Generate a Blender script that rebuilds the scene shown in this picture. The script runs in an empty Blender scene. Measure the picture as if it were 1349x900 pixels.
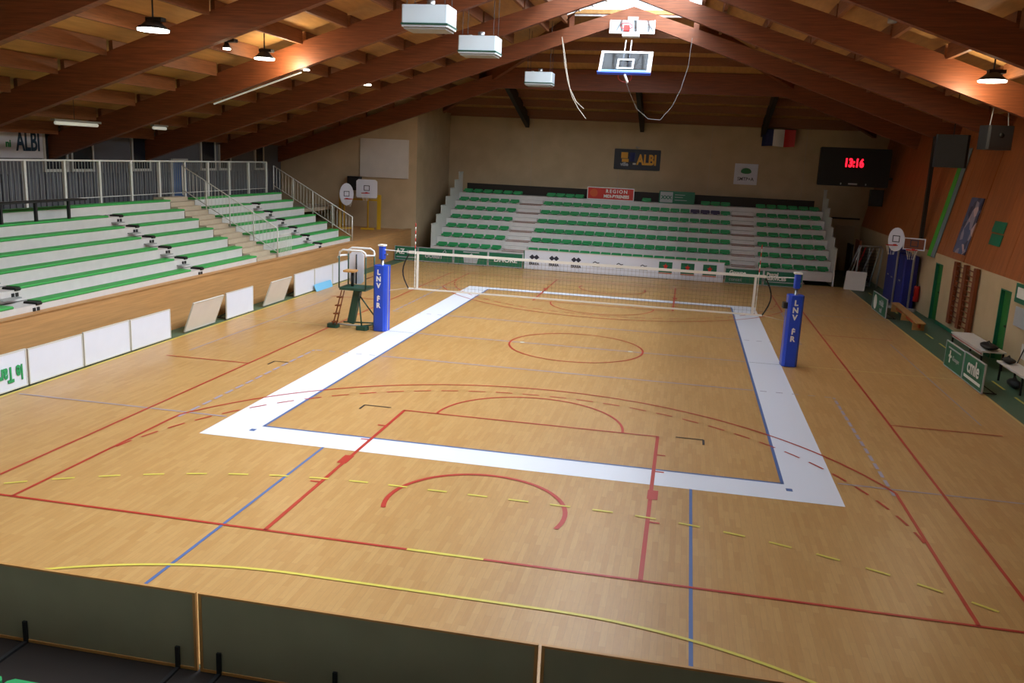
import bpy, math, random
from mathutils import Vector, Matrix
random.seed(7)
SC = bpy.context.scene
COL = SC.collection
PI = math.pi

# ------------------------------------------------------------------ camera
def cam_axes(yaw, pitch, roll):
    cy, sy, cp, sp = math.cos(yaw), math.sin(yaw), math.cos(pitch), math.sin(pitch)
    f = Vector((sy*cp, cy*cp, -sp)); r = Vector((cy, -sy, 0)); u = r.cross(f)
    c, s = math.cos(roll), math.sin(roll)
    return c*r + s*u, -s*r + c*u, f
cd = bpy.data.cameras.new('camera'); cam = bpy.data.objects.new('camera', cd); COL.objects.link(cam)
cr, cu, cf = cam_axes(-0.1894, 0.2093, 0.0467)
M = Matrix((cr, cu, -cf)).transposed().to_4x4(); M.translation = Vector((2.6156, -22.8105, 4.9382))
cam.matrix_world = M
cd.sensor_width = 36; cd.lens = 1141.86/1349*36; cd.clip_start = .05; cd.clip_end = 200
SC.camera = cam

# ------------------------------------------------------------------ world, daylight, exposure
w = bpy.data.worlds.new('sky'); SC.world = w; w.use_nodes = True
bg = w.node_tree.nodes['Background']; bg.inputs[0].default_value = (.80, .90, 1.0, 1); bg.inputs[1].default_value = 2.0
def area_light(name, loc, sx, sy, power, col, rot):
    l = bpy.data.lights.new(name, 'AREA'); l.shape = 'RECTANGLE'; l.size = sx; l.size_y = sy
    l.energy = power; l.color = col
    o = bpy.data.objects.new(name, l); COL.objects.link(o); o.location = loc; o.rotation_euler = rot
    return o
# daylight that falls through the glazed ridge (lamps stand outside, above the glass)
area_light('ridge_daylight', (4.6, -2.6, 14.2), 6.0, 31, 19500, (.90, .95, 1.0), (0, math.radians(44), 0))
area_light('ridge_daylight_top', (0, -2.6, 14.6), 5.0, 31, 2200, (.88, .94, 1.0), (0, 0, 0))
SC.view_settings.view_transform = 'Standard'; SC.view_settings.look = 'None'
SC.view_settings.gamma = 1; SC.view_settings.use_curve_mapping = False
SC.view_settings.exposure = 0.06
SC.cycles.max_bounces = 8; SC.cycles.diffuse_bounces = 5; SC.cycles.transparent_max_bounces = 12
SC.cycles.caustics_reflective = False; SC.cycles.caustics_refractive = False
SC.cycles.sample_clamp_indirect = 6

# ------------------------------------------------------------------ materials
def srgb(r, g, b):
    f = lambda c: (c/12.92 if c <= .04045 else ((c+.055)/1.055)**2.4)
    return (f(r/255), f(g/255), f(b/255), 1)
MATS = {}
def mat(name, col, rough=.6, metal=0, noise=.0, scale=6, stretch=(1,1,1), emit=None, spec=.5, coat=0, bump=0):
    m = bpy.data.materials.new(name); m.use_nodes = True; nt = m.node_tree; N = nt.nodes; L = nt.links
    b = N['Principled BSDF']; c = srgb(*col)
    b.inputs['Base Color'].default_value = c; b.inputs['Roughness'].default_value = rough
    b.inputs['Metallic'].default_value = metal; b.inputs['Specular IOR Level'].default_value = spec
    b.inputs['Coat Weight'].default_value = coat; b.inputs['Coat Roughness'].default_value = .25
    if noise or bump:
        tc = N.new('ShaderNodeTexCoord'); mp = N.new('ShaderNodeMapping'); mp.inputs['Scale'].default_value = stretch
        nz = N.new('ShaderNodeTexNoise'); nz.inputs['Scale'].default_value = scale; nz.inputs['Detail'].default_value = 5
        L.new(tc.outputs['Object'], mp.inputs['Vector']); L.new(mp.outputs[0], nz.inputs['Vector'])
        if noise:
            mx = N.new('ShaderNodeMix'); mx.data_type = 'RGBA'
            mx.inputs['A'].default_value = tuple(x*(1-noise) for x in c[:3])+(1,)
            mx.inputs['B'].default_value = tuple(min(1, x*(1+noise)) for x in c[:3])+(1,)
            cr_ = N.new('ShaderNodeMapRange'); cr_.inputs[1].default_value = .3; cr_.inputs[2].default_value = .7
            L.new(nz.outputs['Fac'], cr_.inputs[0]); L.new(cr_.outputs[0], mx.inputs['Factor'])
            L.new(mx.outputs['Result'], b.inputs['Base Color'])
        if bump:
            bp = N.new('ShaderNodeBump'); bp.inputs['Strength'].default_value = bump; bp.inputs['Distance'].default_value = .01
            L.new(nz.outputs['Fac'], bp.inputs['Height']); L.new(bp.outputs[0], b.inputs['Normal'])
    if emit:
        b.inputs['Emission Color'].default_value = srgb(*emit[0]); b.inputs['Emission Strength'].default_value = emit[1]
    MATS[name] = m
    return m
def floor_mat():
    m = mat('parquet', (205, 160, 98), .38, spec=.5); nt = m.node_tree; N = nt.nodes; L = nt.links; b = N['Principled BSDF']
    tc = N.new('ShaderNodeTexCoord'); mp = N.new('ShaderNodeMapping'); mp.inputs['Rotation'].default_value = (0, 0, PI/2)
    br = N.new('ShaderNodeTexBrick'); br.inputs['Scale'].default_value = 1.0
    br.inputs['Brick Width'].default_value = .55; br.inputs['Row Height'].default_value = .075
    br.inputs['Mortar Size'].default_value = .0015; br.inputs['Bias'].default_value = 0
    br.inputs['Color1'].default_value = srgb(208, 163, 102); br.inputs['Color2'].default_value = srgb(197, 149, 88)
    br.inputs['Mortar'].default_value = srgb(180, 140, 90)
    nz = N.new('ShaderNodeTexNoise'); nz.inputs['Scale'].default_value = .35; nz.inputs['Detail'].default_value = 4
    mp2 = N.new('ShaderNodeMapping'); mp2.inputs['Scale'].default_value = (14, 1.6, 1)
    n2 = N.new('ShaderNodeTexNoise'); n2.inputs['Scale'].default_value = 3; n2.inputs['Detail'].default_value = 6
    L.new(tc.outputs['Object'], mp.inputs[0]); L.new(mp.outputs[0], br.inputs['Vector'])
    L.new(tc.outputs['Object'], nz.inputs['Vector']); L.new(tc.outputs['Object'], mp2.inputs[0]); L.new(mp2.outputs[0], n2.inputs['Vector'])
    m1 = N.new('ShaderNodeMix'); m1.data_type = 'RGBA'; m1.blend_type = 'MULTIPLY'; m1.inputs['Factor'].default_value = .22
    m2 = N.new('ShaderNodeMix'); m2.data_type = 'RGBA'; m2.blend_type = 'MULTIPLY'; m2.inputs['Factor'].default_value = .12
    L.new(br.outputs['Color'], m1.inputs['A']); L.new(n2.outputs['Fac'], m1.inputs['B'])
    L.new(m1.outputs['Result'], m2.inputs['A']); L.new(nz.outputs['Fac'], m2.inputs['B'])
    L.new(m2.outputs['Result'], b.inputs['Base Color'])
    mr = N.new('ShaderNodeMapRange'); mr.inputs[3].default_value = .30; mr.inputs[4].default_value = .42
    L.new(nz.outputs['Fac'], mr.inputs[0]); L.new(mr.outputs[0], b.inputs['Roughness'])
    return m
def glass_mat(name, tint=(.93, .97, 1), gloss=.08):
    m = bpy.data.materials.new(name); m.use_nodes = True; nt = m.node_tree; nt.nodes.clear()
    o = nt.nodes.new('ShaderNodeOutputMaterial'); t = nt.nodes.new('ShaderNodeBsdfTransparent'); g = nt.nodes.new('ShaderNodeBsdfGlossy')
    mx = nt.nodes.new('ShaderNodeMixShader'); t.inputs[0].default_value = (*tint, 1); g.inputs['Roughness'].default_value = .1
    mx.inputs[0].default_value = gloss
    nt.links.new(t.outputs[0], mx.inputs[1]); nt.links.new(g.outputs[0], mx.inputs[2]); nt.links.new(mx.outputs[0], o.inputs[0])
    MATS[name] = m; return m
def stripe_mat(name, c1, c2, scale, axis, rough=.6):
    m = mat(name, c1, rough); nt = m.node_tree; N = nt.nodes; L = nt.links; b = N['Principled BSDF']
    tc = N.new('ShaderNodeTexCoord'); wv = N.new('ShaderNodeTexWave'); wv.wave_type = 'BANDS'; wv.bands_direction = axis
    wv.inputs['Scale'].default_value = scale; wv.inputs['Distortion'].default_value = 0
    L.new(tc.outputs['Object'], wv.inputs['Vector'])
    mx = N.new('ShaderNodeMix'); mx.data_type = 'RGBA'; mx.inputs['A'].default_value = srgb(*c1); mx.inputs['B'].default_value = srgb(*c2)
    L.new(wv.outputs['Fac'], mx.inputs['Factor']); L.new(mx.outputs['Result'], b.inputs['Base Color'])
    return m
def collage_mat(name, cols, scale):
    m = mat(name, (90, 90, 110), .5); nt = m.node_tree; N = nt.nodes; L = nt.links; b = N['Principled BSDF']
    tc = N.new('ShaderNodeTexCoord'); vo = N.new('ShaderNodeTexVoronoi'); vo.inputs['Scale'].default_value = scale
    sp = N.new('ShaderNodeSeparateColor'); rp = N.new('ShaderNodeValToRGB'); rp.color_ramp.interpolation = 'CONSTANT'
    L.new(tc.outputs['Object'], vo.inputs['Vector']); L.new(vo.outputs['Color'], sp.inputs[0]); L.new(sp.outputs[0], rp.inputs[0])
    e = rp.color_ramp.elements; e[0].color = srgb(*cols[0]); e[1].position = .999; e[1].color = srgb(*cols[-1])
    for i, c in enumerate(cols[1:-1], 1):
        k = e.new(i/len(cols)); k.color = srgb(*c)
    L.new(rp.outputs[0], b.inputs['Base Color']); return m
floor_mat()
mat('floor_green', (70, 100, 80), .45, noise=.08, scale=2)
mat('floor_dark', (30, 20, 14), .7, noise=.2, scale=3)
mat('line_red', (178, 52, 38), .4); mat('line_blue', (78, 104, 156), .4); mat('line_lilac', (160, 150, 165), .4)
mat('line_yellow', (212, 196, 84), .4); mat('line_pale', (205, 185, 120), .4); mat('band_white', (228, 230, 238), .36)
mat('mark_black', (40, 30, 22), .6)
mat('beam_wood', (124, 68, 38), .5, noise=.3, scale=4, stretch=(.35, 1, 9))
mat('purlin_wood', (132, 84, 52), .6, noise=.2, scale=4, stretch=(8, .5, 8))
mat('ceiling_wood', (184, 138, 82), .7, noise=.12, scale=2, stretch=(4, .6, 1))
mat('trim_white', (220, 222, 224), .5); glass_mat('roof_glass')
mat('concrete_tan', (190, 168, 134), .85, noise=.08, scale=1.2, bump=.2)
mat('wall_cream', (192, 168, 130), .8, noise=.05, scale=1.5)
mat('wall_grey', (104, 106, 112), .7)
mat('panel_wood', (156, 88, 42), .5, noise=.16, scale=2.5, stretch=(1, 3, .35))
mat('parapet_wood', (185, 138, 86), .55, noise=.14, scale=3, stretch=(3, .35, 8))
mat('white_paint', (222, 222, 222), .5); mat('white_stand', (208, 204, 200), .6, noise=.04, scale=4)
mat('board_white', (216, 220, 232), .5, noise=.03, scale=1.5); mat('board_beige', (214, 208, 200), .6, noise=.04, scale=2)
mat('bench_green', (58, 166, 80), .5, noise=.08, scale=5); mat('seat_green', (44, 150, 88), .5)
mat('seat_purple', (62, 48, 84), .5); mat('green_dark', (20, 104, 74), .5)
mat('concrete_beige', (186, 172, 148), .85, noise=.06, scale=3); mat('black', (18, 18, 18), .6); mat('dark_metal', (42, 42, 44), .5, .3)
mat('dark_brown', (36, 28, 20), .7); mat('metal', (150, 150, 150), .35, .9); mat('grey_paint', (150, 152, 150), .5)
mat('rail_white', (205, 205, 198), .5); mat('door_green', (34, 112, 44), .5); mat('door_blue', (82, 112, 158), .5)
mat('pad_blue', (34, 74, 196), .45); mat('mat_blue', (26, 34, 120), .6, noise=.1, scale=4); mat('wood_light', (190, 140, 80), .5, noise=.1)
mat('wood_bar', (120, 58, 24), .5, noise=.12); mat('chair_green', (32, 72, 58), .45); mat('sky_blue', (120, 190, 230), .5)
mat('red', (200, 36, 30), .5); mat('sign_red', (196, 44, 34), .5); mat('white_text', (235, 235, 230), .5); mat('yellow_text', (222, 160, 30), .5)
mat('navy_text', (24, 62, 92), .5); mat('sign_black', (24, 30, 42), .5); mat('text_green', (40, 150, 90), .5); mat('dark_text', (40, 44, 60), .5)
mat('grey_text', (170, 175, 180), .5); mat('yellow_steel', (206, 164, 34), .5); mat('heater_white', (196, 206, 212), .4)
mat('net_dark', (120, 108, 84), .8); mat('net_white', (230, 228, 220), .7); mat('orange', (205, 88, 40), .6)
mat('board_back', (150, 148, 122), .6, noise=.06, scale=2); mat('flag_blue', (26, 36, 92), .7)
mat('lamp_glow', (255, 250, 235), .5, emit=((255, 250, 235), 9)); mat('led_red', (255, 30, 40), .5, emit=((255, 20, 40), 3.5))
mat('tube_glow', (225, 225, 215), .5, emit=((220, 220, 205), .35)); mat('rope', (190, 180, 165), .8)
mat('clear_board', (190, 200, 215), .2, spec=.6); mat('tree_green', (30, 104, 50), .6); glass_mat('board_glass', (.8, .86, .92), .25)
mat('banner_green', (70, 170, 50), .6); mat('banner_grey', (110, 124, 128), .6)
collage_mat('collage', [(40, 42, 70), (150, 140, 150), (60, 60, 80), (200, 170, 165), (80, 90, 120), (50, 80, 70)], 3.2)

# ------------------------------------------------------------------ mesh helpers
class B:
    def __init__(s): s.v = []; s.f = []; s.m = []; s.mats = []; s.smooth = []
    def mi(s, m):
        if m not in s.mats: s.mats.append(m)
        return s.mats.index(m)
    def poly(s, pts, faces, m='', T=None, sm=False):
        n = len(s.v); s.v += [tuple((T @ Vector(p)) if T else p) for p in pts]
        k = s.mi(m)
        for f in faces: s.f.append([n+i for i in f]); s.m.append(k); s.smooth.append(sm)
        return s
    def box(s, x0, x1, y0, y1, z0, z1, m='', T=None):
        P = [(x, y, z) for x in (x0, x1) for y in (y0, y1) for z in (z0, z1)]
        return s.poly(P, [(0,1,3,2),(4,6,7,5),(0,4,5,1),(2,3,7,6),(0,2,6,4),(1,5,7,3)], m, T)
    def bev(s, x0, x1, y0, y1, z0, z1, r, m='', T=None, axis='z'):
        # box with its four edges along one axis chamfered
        lim = {'z': (x0,x1,y0,y1,z0,z1), 'x': (y0,y1,z0,z1,x0,x1), 'y': (x0,x1,z0,z1,y0,y1)}[axis]
        a0,a1,b0,b1,c0,c1 = lim
        ring = [(a0+r,b0),(a1-r,b0),(a1,b0+r),(a1,b1-r),(a1-r,b1),(a0+r,b1),(a0,b1-r),(a0,b0+r)]
        mk = {'z': lambda a,b,c:(a,b,c), 'x': lambda a,b,c:(c,a,b), 'y': lambda a,b,c:(a,c,b)}[axis]
        P = [mk(a,b,c0) for a,b in ring]+[mk(a,b,c1) for a,b in ring]
        F = [(i,(i+1)%8,8+(i+1)%8,8+i) for i in range(8)]+[tuple(range(7,-1,-1)),tuple(range(8,16))]
        return s.poly(P, F, m, T)
    def tube(s, pts, r, m='', n=6, T=None, r2=None):
        pts = [Vector(p) for p in pts]; P = []; F = []
        for i, p in enumerate(pts):
            d = (pts[min(i+1, len(pts)-1)]-pts[max(i-1, 0)]).normalized()
            a = d.cross(Vector((0,0,1)));
            if a.length < .1: a = Vector((1,0,0))
            a.normalize(); b = d.cross(a); rr = r if r2 is None else r+(r2-r)*i/(len(pts)-1)
            P += [tuple(p+(a*math.cos(2*PI*k/n)+b*math.sin(2*PI*k/n))*rr) for k in range(n)]
        for i in range(len(pts)-1):
            F += [(i*n+k, i*n+(k+1)%n, (i+1)*n+(k+1)%n, (i+1)*n+k) for k in range(n)]
        F += [tuple(range(n-1,-1,-1)), tuple(range((len(pts)-1)*n, len(pts)*n))]
        return s.poly(P, F, m, T, n > 5)
    def prism(s, ring, z0, z1, m='', T=None):
        n = len(ring)
        P = [(x,y,z0) for x,y in ring]+[(x,y,z1) for x,y in ring]
        return s.poly(P, [(i,(i+1)%n,n+(i+1)%n,n+i) for i in range(n)]+[tuple(range(n-1,-1,-1)),tuple(range(n,2*n))], m, T)
    def mesh(s, name):
        me = bpy.data.meshes.new(name); me.from_pydata(s.v, [], s.f)
        for m in s.mats: me.materials.append(MATS[m])
        me.polygons.foreach_set('material_index', s.m); me.polygons.foreach_set('use_smooth', s.smooth)
        me.update(); return me
GROUPS = {'advertising_board': 'boards standing around the court', 'long_board': 'long boards standing around the court', 'unit_heater': 'unit heaters hanging from the roof', 'high_bay_lamp': 'lamps under the roof', 'tube_light': 'tube lights under the roof', 'bleacher': 'bleachers around the court', 'net_post': 'padded net posts', 'ceiling_backboard': 'folded-up ceiling backboards', 'gym_mat': 'blue gym mats by the right wall', 'mini_hoop': 'mini basketball hoops', 'hanging_speaker': 'speakers hanging at the right', 'wall_speaker': 'black wall speakers', 'notice_board': 'dark squares on the right wood wall', 'ceiling_detector': 'round detectors under the roof', 'sports_bag': 'dark bags at the right', 'handrail': 'handrails of the left bleachers', 'hanging_cable': 'cables hanging near the backboards', 'sign_board': 'signs on the walls'}
def link(name, me, parent=None, loc=None, rot=None):
    o = bpy.data.objects.new(name, me); COL.objects.link(o)
    if parent: o.parent = parent
    if loc: o.location = loc
    if rot: o.rotation_euler = rot
    return o
def obj(name, b, parent=None, loc=None, rot=None, label=None):
    o = link(name, b.mesh(name), parent, loc, rot)
    if label: o['label'] = label
    return o
def thing(name, label, cat, loc=(0,0,0), rz=0, group=None, rot=None):
    o = bpy.data.objects.new(name, None); COL.objects.link(o); o.location = loc
    o.rotation_euler = rot if rot else (0,0,rz); o.empty_display_size = .2
    o['label'] = label; o['category'] = cat
    group = group or GROUPS.get(name)
    if group: o['group'] = group
    return o
def tag(o, label, cat, group=None):
    o['label'] = label; o['category'] = cat
    group = group or GROUPS.get(o.name.split('.')[0])
    if group: o['group'] = group
    return o
def struct(o, label=None):
    o['kind'] = 'structure'
    if label: o['label'] = label
    return o
def stuff(o): o['kind'] = 'stuff'; return o
def text(body, size, m, parent, T, name='lettering', bold=.0, sx=1, align='CENTER', depth=.004, spacing=1):
    cu_ = bpy.data.curves.new('txt', 'FONT'); cu_.body = body; cu_.size = size; cu_.align_x = align; cu_.align_y = 'CENTER'
    cu_.offset = bold; cu_.extrude = depth; cu_.space_character = spacing; cu_.resolution_u = 3
    t = bpy.data.objects.new('txt', cu_); COL.objects.link(t)
    dg = bpy.context.evaluated_depsgraph_get(); me = bpy.data.meshes.new_from_object(t.evaluated_get(dg)); bpy.data.objects.remove(t)
    me.transform(T @ Matrix.Diagonal((sx, 1, 1, 1))); me.materials.clear(); me.materials.append(MATS[m])
    return link(name, me, parent)
def face_T(x, y, z, nrm='-y'):
    # text plane: local x right, local y up, facing nrm
    if nrm == '-y': R = Matrix(((1,0,0),(0,0,-1),(0,1,0)))
    elif nrm == '+x': R = Matrix(((0,0,1),(1,0,0),(0,1,0)))
    elif nrm == '-x': R = Matrix(((0,0,-1),(-1,0,0),(0,1,0)))
    R = R.to_4x4(); R.translation = Vector((x, y, z)); return R

# ------------------------------------------------------------------ floor
fl = struct(obj('floor', B().box(-17.6, 12.4, -27.3, 24.4, -.3, -.006, 'floor_green')))
obj('parquet', B().box(-10, 9.85, -15.95, 17.2, -.2, 0, 'parquet'), fl, label='pale wood strip sports floor')
obj('dark_floor_strip', B().box(-10.5, 11.3, -17.15, -16.0, -.1, .004, 'floor_dark'), fl)  # strip of darker floor colour behind the near boards
LW = .05
def strip(b, pts, wd=LW, z=.006, m=''):
    pts = [Vector(p) for p in pts]
    L_, R_ = [], []
    for i, p in enumerate(pts):
        d = (pts[min(i+1, len(pts)-1)]-pts[max(i-1, 0)]).normalized(); n = Vector((-d.y, d.x))*wd/2
        L_.append((p.x+n.x, p.y+n.y, z)); R_.append((p.x-n.x, p.y-n.y, z))
    k = len(pts)
    b.poly(L_+R_, [(k+i, k+i+1, i+1, i) for i in range(k-1)], m)
def arc(cx, cy, r, a0, a1, n=40): return [(cx+r*math.cos(math.radians(a0+(a1-a0)*i/n)), cy+r*math.sin(math.radians(a0+(a1-a0)*i/n))) for i in range(n+1)]
def dashes(pts, on, off):
    out = []; cur = [pts[0]]; left = on; draw = True
    for a, b_ in zip(pts, pts[1:]):
        a = Vector(a); b_ = Vector(b_); d = (b_-a).length; pos = 0
        while d-pos > left:
            pos += left; p = a+(b_-a)*(pos/d)
            if draw: cur.append(tuple(p)); out.append(cur)
            draw = not draw; left = on if draw else off; cur = [tuple(p)]
        left -= d-pos
        if draw: cur.append(tuple(b_))
    if draw and len(cur) > 1: out.append(cur)
    return out
# white border around the volleyball court
b = B()
X1, Y0, Y1 = 5.35, -9.72, 9.48
for (x0, x1, y0, y1) in ((-X1, X1, Y0, -9), (-X1, X1, 9, Y1), (-X1, -4.5, -9, 9), (4.5, X1, -9, 9)):
    b.poly([(x0,y0,.003),(x1,y0,.003),(x1,y1,.003),(x0,y1,.003)], [(0,1,2,3)], 'band_white')
obj('white_border', b, fl, label='wide white border around the volleyball court')
b = B()
for p in ([(-4.5,-9),(4.5,-9)], [(-4.5,9),(4.5,9)], [(-4.5,-9.02),(-4.5,9.02)], [(4.5,-9.02),(4.5,9.02)]): strip(b, p, .055, .0055, 'line_blue')
for x in (-4.58, 4.58): b.poly([(x-.05,-9.32,.0055),(x+.05,-9.32,.0055),(x+.05,-9.2,.0055),(x-.05,-9.2,.0055)], [(0,1,2,3)], 'line_blue')
for x in (-3.05, 3.05): strip(b, [(x,-15.9),(x,-9.72)], .045, .0055, 'line_blue')
obj('volleyball_line', b, fl, label='thin blue lines of the volleyball court')
b = B()
for y in (-3, 3): strip(b, [(-4.45,y),(4.45,y)], .06, .0055, 'line_lilac'); 
for y in (-3, 3):
    for s in (-1, 1):
        for d in dashes([(4.6*s,y),(6.2*s,y)], .15, .2): strip(b, d, .05, .0055, 'line_lilac')
for s in (-1, 1):
    for d in dashes([(6.2*s,-9),(6.2*s,-3)], .3, .12): strip(b, d, .06, .0055, 'line_lilac')
    for d in dashes([(6.2*s,9),(6.2*s,3)], .3, .12): strip(b, d, .06, .0055, 'line_lilac')
    strip(b, [(5.4*s,-8.7),(9.8*s,-8.7)], .045, .0055, 'line_lilac'); strip(b, [(5.4*s,8.7),(9.8*s,8.7)], .045, .0055, 'line_lilac')
    strip(b, [(8.9*s,-4.2),(8.9*s,4.2)], .035, .0055, 'line_lilac')
strip(b, [(-4.45,0),(4.45,0)], .06, .0055, 'line_lilac')
obj('training_line', b, fl, label='faint lilac training court lines')
b = B()
for s in (-1, 1):                                  # basketball court, 26 x 14
    yb = 13*s
    if s < 0: strip(b, [(-7,yb),(-.5,yb)], LW, .007, 'line_red'); strip(b, [(.5,yb),(7,yb)], LW, .007, 'line_red')
    else: strip(b, [(-7,yb),(7,yb)], LW, .007, 'line_red')
    for x in (-2.45, 2.45):
        strip(b, [(x,yb),(x,7.2*s)], LW+.01, .007, 'line_red')
        o = 1 if x > 0 else -1
        strip(b, [(x+.03*o, s*10.15-.19),(x+.03*o, s*10.15+.19)], .16, .0065, 'line_red')
        for yy in (11.2, 9.1, 8.25): strip(b, [(x,s*yy),(x+.17*o,s*yy)], .05, .0065, 'line_red')
    strip(b, [(-2.47,7.2*s),(2.47,7.2*s)], LW, .007, 'line_red')
    c = 11.425*s
    strip(b, arc(0, 7.2*s, 1.8, 0, -180*s), LW, .007, 'line_red')
    strip(b, arc(0, c-.0*s, 1.3, 18*s, -198*s), LW+.02, .007, 'line_red')
    a = math.degrees(math.acos(6.25/6.75))
    strip(b, arc(0, c, 6.75, -a*s, -(180-a)*s, 70), LW, .007, 'line_red')
    for d in dashes(arc(0, c, 6.25, -6*s, -174*s, 90), .36, .22): strip(b, d, .045, .007, 'line_red')
    for x in (-6.25, 6.25): strip(b, [(x,yb),(x,c-2.55*s)], LW, .007, 'line_red')
    strip(b, [(7*s,-13),(7*s,13)], LW, .007, 'line_red')
    for q in (-1, 1): strip(b, [(7*s,4.85*q),(9.1*s,4.85*q)], LW, .007, 'line_red')
strip(b, arc(0, 0, 1.8, 0, 360, 60), LW, .007, 'line_red')
obj('basketball_line', b, fl, label='red lines of the basketball court')
b = B()
for s in (-1, 1):                                  # handball areas
    def crv(r, ymax):
        L_ = [p for p in arc(1.5, 20*s, r, -12*s if False else -s*math.degrees(math.acos(min(1, 8.4/r))) if r > 8.4 else 0, -90*s)]
        R_ = [(-x, y) for x, y in reversed(L_)]
        return [p for p in L_+R_ if abs(p[1]) < ymax and abs(p[0]) < 9.8]
    strip(b, crv(6, 15.9 if s < 0 else 17.1), LW, .008, 'line_yellow')
    for d in dashes(crv(9, 16), .3, .32): strip(b, d, .05, .008, 'line_yellow')
strip(b, [(-.5,-13),(.5,-13)], .055, .008, 'line_yellow')
obj('handball_line', b, fl, label='yellow handball lines, one solid and one dashed')
b = B()
for s in (-1, 1): strip(b, [(5.4*s,.05),(9.8*s,.05)], .05, .006, 'line_pale')
strip(b, [(-9.94,-15.9),(-9.94,17.1)], .06, .006, 'line_yellow'); strip(b, [(9.8,-15.9),(9.8,17.1)], .05, .006, 'line_pale')
for d in dashes([(10.5,-15),(10.5,16)], .9, .7): strip(b, d, .06, -.003, 'line_yellow')
obj('edge_line', b, fl, label='pale yellow edge and halfway lines')
b = B()
for (x, y, dx, dy) in ((-3.3,-7.12,.55,-.28),(3.28,-7.12,-.5,-.3),(-6.55,-4.45,.35,-.35),(6.0,3.1,.25,0)):
    strip(b, [(x,y),(x+dx,y)], .035, .009, 'mark_black')
    if dy: strip(b, [(x,y),(x,y+dy)], .04, .009, 'mark_black')
for s in (-1, 1): strip(b, [(4.55*s,-.02),(5.5*s,-.02)], .02, .009, 'mark_black')  # thin dark strip across the white border at each net post
for x in (-1.47, 1.47): b.poly([(x+.07*math.cos(i*PI/6), .07*math.sin(i*PI/6), .009) for i in range(12)], [tuple(range(12))], 'rail_white')
obj('floor_mark', b, fl, label='small dark tape marks, and thin dark strips across the white border')

# ------------------------------------------------------------------ roof
RZ, SL, BD = 10.3, .35, 1.05                # ridge underside, slope, beam depth
und = lambda x: RZ-SL*abs(x)
cei = lambda x: RZ+BD-SL*abs(x)
hip = lambda y: 7.26+(24.3-y)*.28
XL, XR, GX = -17.6, 12.75, 2.6
YS = -27.3
b = B()
def slab(b, pts, th, m):                    # pts ccw seen from above
    n = len(pts); top = [(p[0], p[1], p[2]+th) for p in pts]
    b.poly(list(pts)+top, [tuple(range(n-1,-1,-1)), tuple(range(n,2*n))]+[(i,(i+1)%n,n+(i+1)%n,n+i) for i in range(n)], m)
slab(b, [(XL,YS,cei(XL)),(-GX,YS,cei(GX)),(-GX,12.6,cei(GX)),(XL,12.6,cei(XL))], .15, 'ceiling_wood')
slab(b, [(GX,YS,cei(GX)),(XR,YS,cei(XR)),(XR,12.6,cei(XR)),(GX,12.6,cei(GX))], .15, 'ceiling_wood')
xh = lambda y: (RZ+BD-hip(y))/SL
x6, x24 = xh(12.6), xh(24.4)
slab(b, [(-x6,12.6,hip(12.6)),(x6,12.6,hip(12.6)),(x24,24.4,hip(24.4)),(-x24,24.4,hip(24.4))], .15, 'ceiling_wood')
slab(b, [(XL,12.6,cei(XL)),(-x6,12.6,cei(x6)),(-x24,24.4,cei(x24)),(XL,24.4,cei(XL))], .15, 'ceiling_wood')
slab(b, [(x6,12.6,cei(x6)),(XR,12.6,cei(XR)),(XR,24.4,cei(XR)),(x24,24.4,cei(x24))], .15, 'ceiling_wood')
slab(b, [(-GX-.1,YS,cei(GX)),(0,YS,cei(0)),(0,-18.0,cei(0)),(-GX-.1,-18.0,cei(GX))], .15, 'ceiling_wood'); slab(b, [(0,YS,cei(0)),(GX+.1,YS,cei(GX)),(GX+.1,-18.0,cei(GX)),(0,-18.0,cei(0))], .15, 'ceiling_wood')  # unseen near end of the ridge, closed to dim daylight on the floor
ce = struct(obj('ceiling', b))
FY = [-26.5, -22.8, -18.0, -12.9, -7.7, -3.0, 2.1, 7.2, 12.55]
def beam_mesh(y, x0, x1, depth=.72):
    b = B(); hw = .11
    xs = sorted({x0, x1} | {q for q in (-8, 0, 8) if x0 < q < x1})
    P = []; 
    for yy in (y-hw, y+hw):
        P += [(x, yy, und(x)) for x in xs]+[(x, yy, und(x)+min(.48+.032*abs(x), .74)) for x in reversed(xs)]
    n = 2*len(xs)
    b.poly(P, [tuple(range(n)), tuple(range(2*n-1, n-1, -1))]+[(i, n+i, n+(i+1)%n, (i+1)%n) for i in range(n)], 'beam_wood')
    return b
for y in FY: obj('roof_beam', beam_mesh(y, XL+.1, XR-.15), ce)
obj('roof_beam', beam_mesh(18.2, XL+.1, -6.3), ce); obj('roof_beam', beam_mesh(18.2, 6.3, XR-.15), ce)
obj('cross_beam', B().box(-6.7, 6.7, 18.05, 18.3, 8.06, 8.98, 'beam_wood'), ce)
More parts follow.
